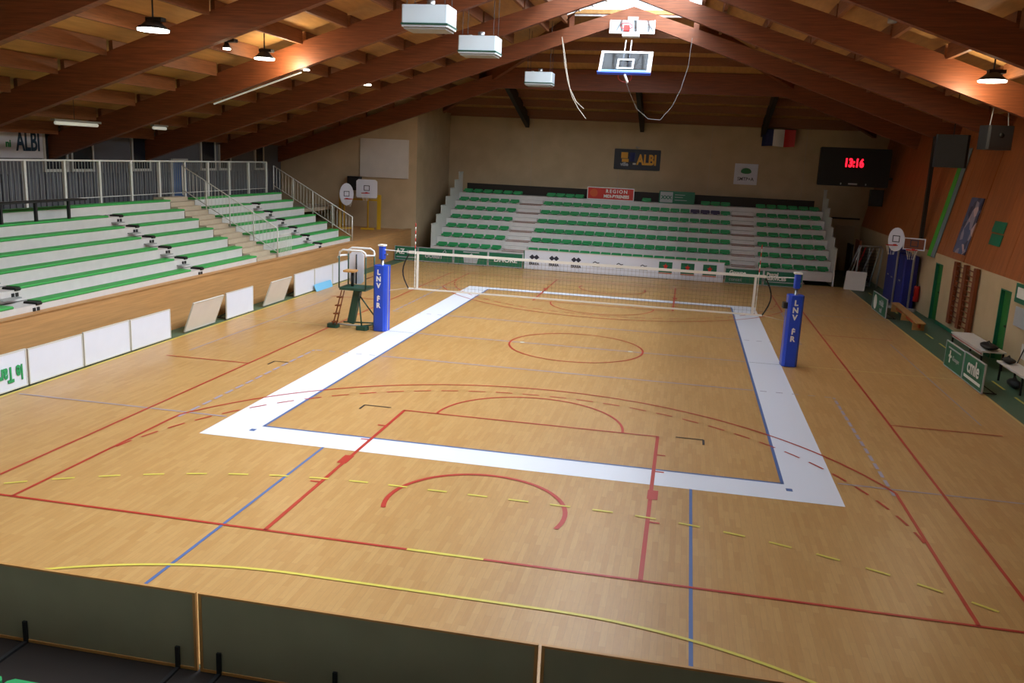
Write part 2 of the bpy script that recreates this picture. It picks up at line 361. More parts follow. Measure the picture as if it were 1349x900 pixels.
# purlins along the building, one object per bay
for i, (ya, yb) in enumerate(zip(FY[2:], FY[3:]+[18.2])):
    if yb > 18.2: break
    x = 3.3
    xs = [3.3+1.38*k for k in range(11)]
    for x in xs:
        for s in (-1, 1):
            if s > 0 and x > 12.3: continue
            if s < 0 and x > 17.3: continue
            y0, y1 = ya+.12, yb-.12
            if ya > 12 and x < xh(17.5): continue
            X = s*x; z = cei(x)
            obj('purlin', B().box(X-.055, X+.055, y0, y1, z-.38, z-.0, 'purlin_wood'), ce)
for x in [7.5+1.38*k for k in range(8)]:
    for s in (-1, 1):
        if s > 0 and x > 12.3: continue
        ye = min(24.2, 24.3-(cei(x)-7.26)/.28-.1)
        if ye > 18.6: obj('purlin', B().box(s*x-.055, s*x+.055, 18.32, ye, cei(x)-.36, cei(x), 'purlin_wood'), ce)
for y in (13.9, 15.2, 16.5, 19.6, 20.9, 22.2, 23.6):
    x = xh(y)-.15; z = hip(y); obj('hip_purlin', B().box(-x, x, y-.06, y+.06, z-.34, z+.0, 'purlin_wood'), ce)
obj('wall_plate', B().box(-10.3, 11.9, 24.0, 24.28, 7.0, 7.24, 'purlin_wood'), ce)
for s in (-1, 1):                             # hip rafters
    p0 = Vector((s*2.4, 12.7, hip(12.6)-.3)); p1 = Vector((s*(x24-.3), 24.2, hip(24.2)-.3))
    b = B(); 
    for p in (p0, p1):
        b.v += [(p.x-.1, p.y, p.z-.3), (p.x+.1, p.y, p.z-.3), (p.x+.1, p.y, p.z+.25), (p.x-.1, p.y, p.z+.25)]
    for f in ((0,1,2,3),(7,6,5,4),(0,4,5,1),(1,5,6,2),(2,6,7,3),(3,7,4,0)): b.f.append(list(f)); b.m.append(b.mi('beam_wood')); b.smooth.append(False)
    obj('hip_rafter', b, ce)
for x in (-6.1, 0, 6.1):
    b = B(); P = []
    for y, z in ((18.3, 8.35), (24.2, 6.78)):
        P += [(x-.1, y, z-.25), (x+.1, y, z-.25), (x+.1, y, z+.35), (x-.1, y, z+.35)]
    b.poly(P, [(0,1,2,3),(7,6,5,4),(0,4,5,1),(1,5,6,2),(2,6,7,3),(3,7,4,0)], 'dark_brown'); obj('jack_rafter', b, ce)
# glazed ridge: each bay and side a window with panes, bars and end rails
wn = 0
for s in (-1, 1):
    for ya, yb in zip(FY[2:], FY[3:]):
        wn += 1
        b = B(); n = 6
        P0 = lambda x: (s*x, cei(x)+.07)
        for k in range(n):
            x = .02+k*(GX-.02)/(n-1)
            X, z = P0(x); wd = .035 if k < n-1 else .06
            b.box(X-wd, X+wd, ya+.1, yb-.1, z-.12, z+.06, 'trim_white')
        for yy in ((ya+.2, (ya+yb)/2, yb-.2)):
            b.poly([(s*0, yy-.03, cei(0)-.04), (s*GX, yy-.03, cei(GX)-.04), (s*GX, yy+.03, cei(GX)-.04), (s*0, yy+.03, cei(0)-.04),
                    (s*0, yy-.03, cei(0)+.08), (s*GX, yy-.03, cei(GX)+.08), (s*GX, yy+.03, cei(GX)+.08), (s*0, yy+.03, cei(0)+.08)],
                   [(0,1,2,3),(7,6,5,4),(0,4,5,1),(1,5,6,2),(2,6,7,3),(3,7,4,0)], 'trim_white')
        wo = struct(obj('window_%d' % wn, b))
        for k in range(n-1):
            xa = .05+k*(GX-.02)/(n-1); xb = .0+(k+1)*(GX-.02)/(n-1)-.02
            p = B(); p.poly([(s*xa,ya+.1,cei(xa)+.09),(s*xb,ya+.1,cei(xb)+.09),(s*xb,yb-.1,cei(xb)+.09),(s*xa,yb-.1,cei(xa)+.09)], [(0,1,2,3)], 'roof_glass')
            obj('pane', p, wo)
        b = B(); b.box(s*GX-.06, s*GX+.06, ya+.1, yb-.1, cei(GX)-.32, cei(GX)+.1, 'purlin_wood'); obj('trimmer', b, ce)
wn += 1; b = B(); zt = lambda x: cei(x)+.02      # glazed gable where the hip begins
for x in (-2.2, -1.7, -1.2, -.7, -.25, .25, .7, 1.2, 1.7, 2.2):
    b.box(x-.03, x+.03, 12.68, 12.76, hip(12.7)-.02, zt(x), 'trim_white')
b.box(-2.3, 2.3, 12.67, 12.77, hip(12.7)-.06, hip(12.7)+.02, 'trim_white')
go = struct(obj('window_%d' % wn, b))
xe = [-2.3, -2.2, -1.7, -1.2, -.7, -.25, .25, .7, 1.2, 1.7, 2.2, 2.3]
for xa, xb in zip(xe[1:], xe[2:-1]):
    xs_ = [xa+.03, xb-.03] if not xa < 0 < xb else [xa+.03, 0, xb-.03]
    P = [(x, 12.72, hip(12.7)) for x in xs_]+[(x, 12.72, zt(x)) for x in reversed(xs_)]
    obj('pane', B().poly(P, [tuple(range(len(P)))], 'roof_glass'), go)
b = B()                                        # diagonal steel bracing under the glass
for ya, yb in zip(FY[3:], FY[4:]):
    for s in (-1, 1):
        b.tube([(s*.2, ya+.2, cei(.2)-.25), (s*GX, yb-.2, cei(GX)-.25)], .02, 'dark_metal', 4)
        b.tube([(s*.2, yb-.2, cei(.2)-.25), (s*GX, ya+.2, cei(GX)-.25)], .02, 'dark_metal', 4)
obj('roof_bracing', b, ce)

# ------------------------------------------------------------------ walls
def wall_poly(name, pts, th, m):               # pts: quad/poly of 3D points, th: offset vector
    n = len(pts); o = Vector(th); P = [tuple(p) for p in pts]+[tuple(Vector(p)+o) for p in pts]
    return struct(obj(name, B().poly(P, [tuple(range(n)), tuple(range(2*n-1,n-1,-1))]+[(i, n+i, n+(i+1)%n, (i+1)%n) for i in range(n)], m)))
wb = wall_poly('wall_back', [(-10.4,24.3,-.3),(12.5,24.3,-.3),(12.5,24.3,cei(12.5)-.0),(x24,24.3,hip(24.3)),(-10.4,24.3,hip(24.3))], (0,.3,0), 'concrete_tan')
for x in (-5.8, -1.1, 3.6, 8.3): obj('joint', B().box(x-.012, x+.012, 24.285, 24.3, 2.9, 7.0, 'concrete_beige'), wb)
wall_poly('wall_back_left', [(-17.5,18.4,-.3),(-10.7,18.4,-.3),(-10.7,18.4,cei(10.7)),(-17.5,18.4,cei(17.5))], (0,.3,0), 'concrete_tan')
wr = wall_poly('wall_recess', [(-10.4,18.4,-.3),(-10.4,24.5,-.3),(-10.4,24.5,hip(24.5)),(-10.4,23.5,cei(10.4)-.02),(-10.4,18.4,cei(10.4)-.02)], (-.3,0,0), 'concrete_tan')
wl = wall_poly('wall_left', [(-17.5,YS,-.3),(-17.5,18.4,-.3),(-17.5,18.4,cei(17.5)),(-17.5,YS,cei(17.5))], (-.2,0,0), 'wall_grey')
wall_poly('wall_front', [(XL,YS,-.3),(XR,YS,-.3),(XR,YS,cei(XR)),(0,YS,cei(0)),(XL,YS,cei(XL))], (0,-.2,0), 'concrete_tan')
# corrugation ribs on the left wall (narrower than a few pixels)
b = B(); y = -6
while y < 18.3: b.box(-17.5, -17.46, y, y+.1, 2.2, 3.75, 'wall_grey'); y += .26
stuff(obj('cladding_rib', b, wl))
# left wall windows: white frames with dark panes
mat('pane_dark', (40, 44, 52), .2)
wins = [(1.75, 2.85, 3.8, 5.2), (3.0, 4.15, 3.8, 4.9), (6.25, 7.4, 3.8, 5.2), (10.9, 12.1, 3.8, 5.2), (12.4, 13.4, 3.8, 4.9), (15.6, 16.5, 3.8, 5.0)]
for i, (y0, y1, z0, z1) in enumerate(wins):
    wn += 1; t = .09; b = B()
    b.box(-17.5, -17.42, y0, y1, z0, z0+t, 'rail_white').box(-17.5, -17.42, y0, y1, z1-t, z1, 'rail_white')
    b.box(-17.5, -17.42, y0, y0+t, z0+t, z1-t, 'rail_white').box(-17.5, -17.42, y1-t, y1, z0+t, z1-t, 'rail_white')
    wo = struct(obj('window_%d' % wn, b)); obj('pane', B().box(-17.49, -17.45, y0+t, y1-t, z0+t, z1-t, 'pane_dark'), wo)
# right lower wall with door openings
D = [(9.15, 10.05, 2.0), (2.55, 3.4, 2.0)]
b = B(); ys = YS
for (a, c, h) in sorted(D):
    b.box(11.4, 11.7, ys, a, -.3, 2.32, 'wall_cream'); b.box(11.4, 11.7, a, c, h, 2.32, 'wall_cream'); b.box(11.6, 11.7, a, c, -.3, h, 'wall_cream'); ys = c
b.box(11.4, 11.7, ys, 24.3, -.3, 2.32, 'wall_cream')
wri = struct(obj('wall_right', b))
for i, (a, c, h) in enumerate(D):
    dm = 'door_green'
    b = B().box(11.5, 11.56, a+.04, c-.04, .01, h-.04, dm)
    d = struct(obj('door_%d' % (i+1), b)); 
    fr = B().box(11.4, 11.6, a, a+.04, 0, h, 'green_dark').box(11.4, 11.6, c-.04, c, 0, h, 'green_dark').box(11.4, 11.6, a+.04, c-.04, h-.04, h, 'green_dark')
    obj('door_frame', fr, d); obj('door_handle', B().box(11.42, 11.5, a+.12, a+.26, 1.0, 1.05, 'black'), d)
# inclined wood panels above it
px = lambda z: 11.4+.19*(z-2.3)
y = YS+.2
while y < 24.2:
    wd = 1.22 if not (12.2 < y < 12.5) else 1.22
    y1 = min(y+wd, 24.28); z1 = cei(px(7.2))
    for (za, zb) in ((2.32, z1),):
        a, c = px(za), px(zb); off = random.uniform(0, .012)
        P = [(a+off,y+.01,za),(a+off,y1-.01,za),(c+off,y1-.01,zb),(c+off,y+.01,zb),(a+.12,y+.01,za),(a+.12,y1-.01,za),(c+.12,y1-.01,zb),(c+.12,y+.01,zb)]
        obj('wall_panel', B().poly(P, [(0,3,2,1),(4,5,6,7),(0,1,5,4),(1,2,6,5),(2,3,7,6),(3,0,4,7)], 'panel_wood'), wri)
    y = y1
wall_poly('wall_right_upper', [(px(2.3)+.13,YS,2.32),(px(2.3)+.13,24.4,2.32),(px(7.4)+.13,24.4,7.4),(px(7.4)+.13,YS,7.4)], (.2,0,0), 'dark_brown')
struct(obj('trim_1', B().box(11.3, 11.42, 12.25, 12.45, 2.32, 6.4, 'dark_brown')))
# door in the back wall at the right
d = struct(obj('door_3', B().box(10.2, 11.1, 24.22, 24.29, 0, 2.3, 'concrete_beige'))); obj('door_handle', B().box(10.3, 10.4, 24.15, 24.22, 1.0, 1.08, 'metal'), d)
struct(obj('trim_2', B().box(9.9, 11.3, 24.24, 24.3, 2.62, 2.7, 'dark_brown')))
# ------------------------------------------------------------------ parapet and raised gallery at the left
par = struct(obj('wall_gallery', B().box(-10.75, -10.6, YS+.1, 18.38, -.006, 1.25, 'parapet_wood')))
struct(obj('trim_3', B().box(-10.8, -10.57, YS+.1, 18.38, 1.25, 1.27, 'parapet_wood')))
struct(obj('floor_gallery', B().box(-14.4, -10.75, 10.95, 18.38, 1.1, 1.22, 'parapet_wood')))
struct(obj('floor_corridor', B().box(-17.5, -14.45, YS+.1, 18.38, 2.05, 2.2, 'concrete_beige')))
NR = 7
def stand_left(name, y0, y1, gaps, label):
    t = thing(name, label, 'bleacher', (-10.8, (y0+y1)/2, 1.25)); oy = -(y0+y1)/2
    for k in range(NR):
        x = -.5*k; z = .155+.27*k; xb = -.5*(k+1) if k < NR-1 else -3.62
        b = B().box(xb-.02, x, y0+oy, y1+oy, z-.25 if k else 0.02, z, 'white_stand'); obj('tier', b, t)
        segs = []; y = y0
        if k < NR-1:
            for (a, c) in gaps: segs.append((y, a)); y = c
        segs.append((y, y1))
        for i, (a, c) in enumerate(segs):
            if c-a < .2: continue
            o = obj('bench_seat', B().bev(x-.34, x+.02, a+oy, c+oy, z+.002, z+.06, .02, 'bench_green', axis='y'), t)
            if i > 0:
                obj('end_cap', B().bev(x-.3, x+.04, a+oy-.16, a+oy-.01, z-.02, z+.05, .02, 'black', axis='y'), t)
                for q in (-.22, -.1): obj('bolt_plate', B().box(x, x+.02, a+oy+q-.035, a+oy+q+.035, z-.14, z-.06, 'dark_metal'), t)
        if k < NR-1:
            for (a, c) in (gaps if k else []): obj('foot_step', B().box(x+.003, x+.17, a+oy+.12, c+oy-.15, z-.16, z-.135, 'grey_paint'), t)
    return t
stand_left('bleacher', -22, 2.88, [(-20.3,-19.6), (-13.95,-13.25), (-7.55,-6.75), (-.95,-.3)], 'long near section of the left bleachers with green benches on white tiers')
stand_left('bleacher', 4.35, 10.86, [(7.35,8.0)], 'short far section of the left bleachers, beyond the railed stairs')
# stairs between the two
t = thing('stair_flight', 'beige stairs between the two left bleacher sections', 'stairs', (-10.8, 3.62, 1.25))
for k in range(14):
    x = -.25*k; z = .0+.135*k
    obj('stair_step', B().box(x-.27 if k < 13 else -3.62, x, -.7, .7, max(0.02, z-.12), z+.12, 'concrete_beige'), t)
def slope_rail(label, y, loc=-10.75, hi=(-14.2, 4.15), lo=(-10.75, 2.25), n=26):
    t = thing('handrail', label, 'railing', (lo[0], y, 1.25))
    X = lambda u: (hi[0]-lo[0])*u; Z = lambda u: (lo[1]-1.25)+(hi[1]-lo[1])*u
    obj('top_rail', B().tube([(X(0),0,Z(0)),(X(1),0,Z(1))], .018, 'rail_white'), t)
    obj('bottom_rail', B().tube([(X(0),0,Z(0)-.8),(X(1),0,Z(1)-.8)], .015, 'rail_white'), t)
    for k in range(5):
        u = k/4; obj('post', B().tube([(X(u),0,Z(u)-.98 if k else .03),(X(u),0,Z(u))], .024, 'rail_white'), t)
    b = B()
    for k in range(n+1): u = k/n; b.tube([(X(u),0,Z(u)-.8),(X(u),0,Z(u))], .007, 'rail_white', 4)
    stuff(obj('baluster', b, t)); return t
slope_rail('white handrail with thin bars on the far side of the beige stairs', 4.28)
slope_rail('sloping handrail closing the far end of the left bleachers, by the back wall', 10.97)
t = thing('guard_rail', 'short white guard rail at the foot of the far left bleachers', 'railing', (-10.72, 4.4, 1.27))
obj('top_rail', B().tube([(0,0,.75),(0,.85,.75)], .02, 'rail_white'), t)
b = B()
for k in range(8): b.tube([(0,.85*k/7,0),(0,.85*k/7,.75)], .01, 'rail_white', 4)
stuff(obj('baluster', b, t))
# guard fence along the top
t = thing('guard_fence', 'long white barred fence behind the top row of the left bleachers', 'fence', (-14.5, 0, 3.1))
y0, y1 = -6, 10.93
obj('top_rail', B().tube([(0,y0,1.18),(0,y1,1.18)], .03, 'rail_white'), t); obj('bottom_rail', B().tube([(0,y0,.12),(0,y1,.12)], .015, 'rail_white'), t)
k = 0; y = 10.9
while y > y0: obj('post', B().box(-.035, .035, y-.04, y+.04, -.9, 1.18, 'rail_white'), t); y -= 1.5
b = B(); y = y0+.06
while y < y1: b.box(-.006, .006, y-.006, y+.006, .12, 1.18, 'grey_paint'); y += .13
stuff(obj('baluster', b, t))
# dark press rail
t = thing('press_rail', 'dark metal rail standing on the upper tiers of the left bleachers', 'railing', (-13.45, -3.3, 2.78))
obj('top_rail', B().box(-.16, .16, -6, 1.5, .5, .54, 'black'), t)
obj('bottom_rail', B().box(.1, .14, -6, 1.0, .0, .04, 'dark_metal'), t)
for y in (-5.2, -3.9, -2.7, -1.5, -.35, .85): obj('post', B().box(.05, .12, y-.03, y+.03, .0, .5, 'dark_metal'), t)
# blue door in the left wall
dd = struct(obj('door_4', B().box(-17.46, -17.4, 8.8, 9.75, 2.2, 4.2, 'door_blue'))); obj('door_frame', B().box(-17.48, -17.38, 8.65, 8.8, 2.2, 4.25, 'rail_white').box(-17.48, -17.38, 8.8, 9.85, 4.2, 4.28, 'rail_white'), dd)
# white sign on the left wall
t = thing('sign_board', 'white sign reading ALBI in dark blue high on the left grey wall', 'sign', (-17.4, .55, 4.65))
obj('panel', B().box(-.04, 0, -2.0, 1.15, -.42, .5, 'board_white'), t)
text('ALBI', .82, 'navy_text', t, face_T(.006, .52, .06, '+x'), bold=.02, sx=.62)
text('ni', .3, 'text_green', t, face_T(.006, -.3, 0, '+x'), bold=.01)
# return wall hidden pipe / screen on the tan wall
t = thing('projection_screen', 'plain pale grey screen panel on the tan wall above the yellow hoops', 'screen', (-12.04, 18.33, 4.6))
obj('panel', B().box(-1.24, 1.24, 0, .05, -.93, .92, 'board_beige'), t)
t = thing('wall_speaker', 'black box speaker on the tan wall left of the mini hoops', 'speaker', (-13.5, 18.2, 3.35))
obj('cabinet', B().bev(-.34, .34, -.18, .15, -.35, .32, .05, 'black'), t); obj('grille', B().box(-.28, .28, -.2, -.18, -.28, .25, 'dark_metal'), t)

# ------------------------------------------------------------------ back bleacher
def back_stand(name, label, sgn, y0, full=True):
    # local: x right, y backwards from the front row, z up
    t = thing(name, label, 'bleacher', (0, y0, 0), 0 if sgn > 0 else PI)
    ais = [(-5.75,-4.62), (4.8,5.85)]
    seat = B(); seat.bev(-.222, .222, .0, .36, .05, .13, .04, 'seat_green'); seat.bev(-.222, .222, .33, .4, .06, .2, .03, 'seat_green', axis='y'); seat.box(-.1, .1, .06, .3, .002, .05, 'seat_green')
    sm = seat.mesh('seat'); sp = sm.copy(); sp.materials[0] = MATS['seat_purple']
    for k in range(7):
        y = .8*k; z = .62+.4*k
        obj('tier', B().box(-9.15, 9.15, y, y+.82 if k < 6 else 7.1, max(0, z-.42), z, 'white_stand'), t)
        if not full and k > 0: continue
        for (xa, xb) in ((-9.0, -5.8), (-4.55, 4.75), (5.95, 9.0)):
            n = int((xb-xa)/.47); st = (xb-xa)/n
            for i in range(n):
                xx = xa+st*(i+.5)
                if full and k == 6 and (-2.75 < xx < .3 or .95 < xx < 3.2): continue
                purple = full and k == 5 and 3.0 < xx < 4.3
                o = link('seat', sp if purple else sm, t, (xx, y+.01, z))
                if purple: o['label'] = 'dark purple seat'
        for (xa, xb) in ais:
            if k < 6: obj('aisle_step', B().box(xa, xb, y+.42, y+.8, z, z+.2, 'white_stand').box(xa, xb, y+.415, y+.42, z+.0, z+.03, 'wood_bar').box(xa, xb, y-.005, y, z-.03, z, 'wood_bar'), t)
    if full:
        obj('back_panel', B().box(-8.95, 8.8, 5.62, 5.68, 3.02, 3.5, 'dark_brown'), t)
        for s in (-1, 1):
            for k in range(7):
                y = .8*k; z = .62+.4*k; X = s*9.2
                b = B()
                for q in range(5): b.box(X-.02, X+.02, y+.16*q+.01, y+.16*q+.13, z, z+1.02, 'rail_white')
                b.box(X-.03, X+.03, y, y+.8, z+1.0, z+1.06, 'rail_white'); b.box(X-.03, X+.03, y, y+.8, 0, z, 'white_stand')
                obj('side_panel', b, t)
    return t
back_stand('bleacher', 'bleacher along the back wall with rows of green seats and two stepped aisles', 1, 17.15)
back_stand('bleacher', 'green seat row and white tiers at the bottom left corner, behind the grey boards', -1, -17.54, False)

# ------------------------------------------------------------------ advertising boards
def ad_board(label, loc, rz, w, h, face='green_dark', group=None, edge='grey_text', feet=True, tilt=0, back='board_back', cat='board', name='advertising_board'):
    t = thing(name, label, cat, loc, rz, group, rot=(tilt, 0, rz))
    e = .025
    obj('panel', B().box(-w/2+e, w/2-e, -.0, .02, .03+e, h-e, face), t)
    fr = B().box(-w/2, w/2, -.008, .03, .03, .03+e, edge).box(-w/2, w/2, -.008, .03, h-e, h, edge)
    fr.box(-w/2, -w/2+e, -.008, .03, .03+e, h-e, edge).box(w/2-e, w/2, -.008, .03, .03+e, h-e, edge); obj('frame', fr, t)
    obj('backing', B().box(-w/2+e, w/2-e, .02, .028, .03+e, h-e, back), t)
    if feet:
        for x in (-w/2+.22, w/2-.22):
            f = B().box(x-.02, x+.02, .03, .06, 0.003, h*.42, 'dark_metal').tube([(x,.045,h*.3),(x,.36,.02)], .012, 'dark_metal', 4).box(x-.02, x+.02, .03, .4, .003, .025, 'dark_metal'); obj('foot', f, t)
    return t
# back row (local -y faces the court)
YB = 15.75
def fb(px0, px1, label, h=.68, **k):
    return ad_board(label, ((px0+px1)/2, YB, 0), 0, px1-px0-.02, h, **k), (px1-px0)
t, w_ = fb(-10.55, -9.42, 'green advertising board reading AZ, leftmost of the back row')
text('AZ', .34, 'white_text', t, face_T(-.28, -.012, .42), bold=.01, sx=.9)
obj('text_bar', B().box(.04, .48, -.014, -.008, .46, .50, 'grey_text').box(.04, .48, -.014, -.008, .34, .42, 'grey_text').box(-.46, .48, -.014, -.008, .15, .2, 'grey_text'), t)
t, w_ = fb(-9.4, -7.72, 'green advertising board with a rounded white word, second from left in the back row')
text('ocean', .34, 'grey_text', t, face_T(-.1, -.012, .32), bold=.012); obj('emblem', B().tube([(.35,-.012,.5),(.45,-.012,.62),(.5,-.012,.5)], .02, 'grey_text', 4), t)
t, w_ = fb(-7.7, -6.08, 'green advertising board with a white cap emblem, third from left in the back row')
ring = [(-.35,.1),(.25,.1),(.3,.3),(.4,.42),(.1,.42),(0,.55),(-.2,.42),(-.4,.42)]
obj('emblem', B().poly([(x+.05,-.012,z) for x,z in ring], [tuple(range(8))], 'grey_text').box(-.35, .4, -.014, -.008, .57, .62, 'grey_text'), t)
t, w_ = fb(-6.06, -4.45, 'green advertising board reading DMORE in white, beside the long white board')
text('DMORE', .3, 'white_text', t, face_T(0, -.012, .34), bold=.01, sx=1.05)
t, w_ = fb(4.48, 6.1, 'green advertising board right of the long white board, behind the net end')
text('Groupe', .22, 'white_text', t, face_T(-.62, -.012, .5), bold=.008, align='LEFT'); text('conseil', .2, 'grey_text', t, face_T(-.62, -.012, .2), align='LEFT')
t, w_ = fb(6.12, 7.75, 'green advertising board with two white words, behind the right net post')
text('Pascal', .2, 'white_text', t, face_T(-.7, -.012, .52), bold=.008, align='LEFT'); text('SERVICES', .2, 'white_text', t, face_T(-.7, -.012, .34), bold=.01, align='LEFT')
obj('text_bar', B().box(-.7, .75, -.014, -.008, .18, .22, 'grey_text'), t)
# long white board
t = thing('long_board', 'long white board with black diamonds and green squares in the back row', 'board', (.03, YB-.05, 0))
obj('panel', B().box(-4.42, 4.4, 0, .02, .03, .87, 'board_white'), t); obj('frame', B().box(-4.44, 4.42, -.01, .03, .86, .9, 'rail_white').box(-4.44, -4.4, -.01, .03, .03, .86, 'green_dark'), t)
for x in (-4, -2, 0, 2, 4): obj('foot', B().box(x-.02, x+.02, .02, .4, .003, .03, 'dark_metal').tube([(x,.03,.4),(x,.38,.02)], .012, 'dark_metal', 4), t)
for x in (-3.95, -3.05, -2.05):
    b = B()
    for q in (-.1, .1): b.poly([(x+q-.13,-.006,.58),(x+q,-.006,.46),(x+q+.13,-.006,.58),(x+q,-.006,.70)], [(0,1,2,3)], 'dark_text')
    obj('emblem', b, t); text('ERREA', .16, 'dark_text', t, face_T(x, -.006, .28), bold=.006)
for x in (-1.15, -.1, .95):
    obj('emblem', B().tube([(x-.14,-.006,.5),(x-.05,-.006,.56),(x+.05,-.006,.5),(x+.14,-.006,.52)], .018, 'dark_text', 4), t); obj('text_bar', B().box(x-.18, x+.18, -.006, 0, .32, .35, 'grey_text'), t)
for x in (1.9, 2.85, 3.8):
    obj('emblem', B().box(x-.29, x+.29, -.008, -.002, .3, .76, 'green_dark'), t)
    obj('star', B().poly([(x+.13*math.sin(i*PI/5)*(1 if i % 2 == 0 else .45), -.012, .56+.15*math.cos(i*PI/5)*(1 if i % 2 == 0 else .45)) for i in range(10)], [tuple(range(9,-1,-1))], 'red'), t)
    obj('text_bar', B().box(x-.26, x+.26, -.014, -.009, .36, .44, 'white_text').box(x-.29, x+.29, -.014, -.009, .24, .28, 'orange'), t)
# left row, faces +x : rotate so local -y -> +x  (rz = 90deg)
def lb(y0, y1, label, h=.78, x=-10.02, tilt=0, face='board_white', **k):
    return ad_board(label, (x, (y0+y1)/2, 0), PI/2, abs(y1-y0)-.02, h, face=face, edge='rail_white', tilt=tilt, **k)
t = lb(-9.82, -8.18, 'white board with green upside-down lettering at the left edge')
T = face_T(.3, -.014, .36) @ Matrix.Rotation(PI, 4, 'Z')
text('le Tarn', .42, 'text_green', t, T @ Matrix.Translation((-.02, 0, 0)), bold=.014, sx=.6)
lb(-11.46, -9.84, 'white board left of the one with green lettering')
lb(-8.15, -6.52, 'plain white board right next to the green-lettered board', .76)
lb(-6.5, -4.87, 'plain white board between two others in the nearest left run, second from its end')
lb(-4.85, -3.2, 'plain white board ending the nearest run at the left, before the first gap', .77)
lb(-2.5, -.95, 'beige white board standing tilted in the first gap, left of the upright single board', .88, x=-10.1, tilt=.36, face='board_beige', feet=False)
lb(-.45, 1.15, 'single upright white board between two tilted boards', .78)
lb(1.9, 3.35, 'beige white board standing tilted, right of the single upright board', .86, x=-10.1, tilt=.36, face='board_beige', feet=False)
lb(4.0, 5.6, 'white board just left of the light blue sheet, after the second tilted board', .78)
lb(5.62, 7.2, 'white board behind the light blue sheet', .78)
lb(7.22, 8.8, 'white board seen behind the umpire chair, left one', .78)
lb(8.82, 10.4, 'white board seen behind the umpire chair, right one', .78)
t = thing('foam_sheet', 'light blue sheet leaning against the foot of a white board', 'sheet', (-9.86, 6.15, .004), PI/2, rot=(-.35, 0, PI/2))
obj('sheet', B().bev(-.72, .72, 0, .02, 0, .26, .01, 'sky_blue', axis='y'), t)
# near row of grey boards, seen from behind: local -y must face +y (court) -> rz = pi
for i, (xa, xb, lab) in enumerate(((-8.05, -4.82, 'grey-green back of a long board cut by the left edge'), (-4.8, -1.58, 'grey-green board back at the bottom left, with dark braces'),
        (-1.55, 1.68, 'grey-green board back at the bottom centre, between two light joints'), (1.71, 4.95, 'grey-green board back at the bottom right'))):
    t = thing('long_board', lab, 'board', ((xa+xb)/2, -16.05, 0), PI); w = xb-xa
    obj('panel', B().box(-w/2+.03, w/2-.03, -.01, .0, .03, .8, 'board_white'), t); obj('backing', B().box(-w/2+.03, w/2-.03, 0, .012, .04, .8, 'board_back'), t)
    obj('frame', B().box(-w/2, w/2, -.012, .02, .8, .82, 'wood_light').box(-w/2, w/2, -.012, .02, .01, .04, 'wood_light').box(-w/2, -w/2+.03, -.012, .02, .04, .8, 'wood_light').box(w/2-.03, w/2, -.012, .02, .04, .8, 'wood_light'), t)
    for x in (-w/2+.2, 0.25, w/2-.2):
        obj('brace', B().box(x-.02, x+.02, .014, .04, .01, .24, 'black').box(x-.02, x+.02, .014, .42, .006, .03, 'dark_metal'), t)
# right side boards, face -x : rz=-90
def rb(y0, y1, label, h=.66): return ad_board(label, (9.72, (y0+y1)/2, 0), -PI/2, abs(y1-y0)-.02, h)
t = rb(-1.45, .1, 'green advertising board reading cmle at the right', .74)
text('cmle', .5, 'white_text', t, face_T(0, -.012, .46), bold=.008, sx=.95); obj('text_bar', B().box(-.62, .62, -.014, -.008, .15, .22, 'white_text'), t)
t = rb(.12, 1.7, 'green advertising board with a white cross emblem, left of the cmle board', .72)
obj('emblem', B().box(-.35, -.27, -.014, -.008, .2, .52, 'white_text').box(-.42, -.18, -.014, -.008, .34, .4, 'white_text'), t)
text('Kiosque', .17, 'grey_text', t, face_T(.2, -.012, .36)); obj('text_bar', B().box(-.5, .55, -.014, -.008, .56, .6, 'grey_text'), t)
t = rb(8.95, 11.3, 'green advertising board with a white disc, farthest on the right side', .7)
obj('emblem', B().poly([(-.65+.27*math.cos(i*PI/8), -.012, .36+.27*math.sin(i*PI/8)) for i in range(16)], [tuple(range(16))], 'white_text'), t)
text('crédit', .3, 'grey_text', t, face_T(.35, -.012, .45), bold=.01); text('sud', .26, 'grey_text', t, face_T(.35, -.012, .2), bold=.01)

# ------------------------------------------------------------------ volleyball net
t = thing('volleyball_net', 'volleyball net with white bands and antennas across the centre court', 'net', (0, 0, 0))
NZ0, NZ1 = 1.26, 2.26
b = B(); xx = -4.75
while xx <= 4.751: b.box(xx-.002, xx+.002, -.002, .002, NZ0, NZ1, 'net_dark'); xx += .1
z = NZ0
while z < NZ1: b.box(-4.75, 4.75, -.002, .002, z-.002, z+.002, 'net_dark'); z += .1
stuff(obj('net_mesh', b, t))
obj('top_band', B().box(-4.75, 4.75, -.008, .008, NZ1-.035, NZ1+.035, 'net_white'), t); obj('bottom_band', B().box(-4.75, 4.75, -.006, .006, NZ0-.025, NZ0+.02, 'net_white'), t)
for s in (-1, 1):
    obj('side_band', B().box(s*4.5-.03, s*4.5+.03, -.012, .012, NZ0-.02, NZ1, 'net_white'), t)
    b = B()
    for k in range(18):
        b.tube([(s*4.57, -.015, NZ0+.1*k), (s*4.57, -.015, NZ0+.1*(k+1))], .012, 'red' if (k % 2 and k > 9) else 'net_white', 6)
    obj('antenna', b, t)
    c = [(s*(4.75+.17*math.sin(PI*i/8)), 0, NZ1-.05-(NZ1-NZ0-.05)*i/8) for i in range(9)]
    obj('side_cord', B().tube(c, .02, 'dark_metal', 5), t)
    obj('top_rope', B().tube([(s*4.75,0,NZ1),(s*5.47,0,NZ1+.02)], .012, 'net_white', 5), t)
    obj('bottom_rope', B().tube([(s*4.75,0,NZ0),(s*5.3,0,NZ0-.1)], .006, 'rope', 4), t)
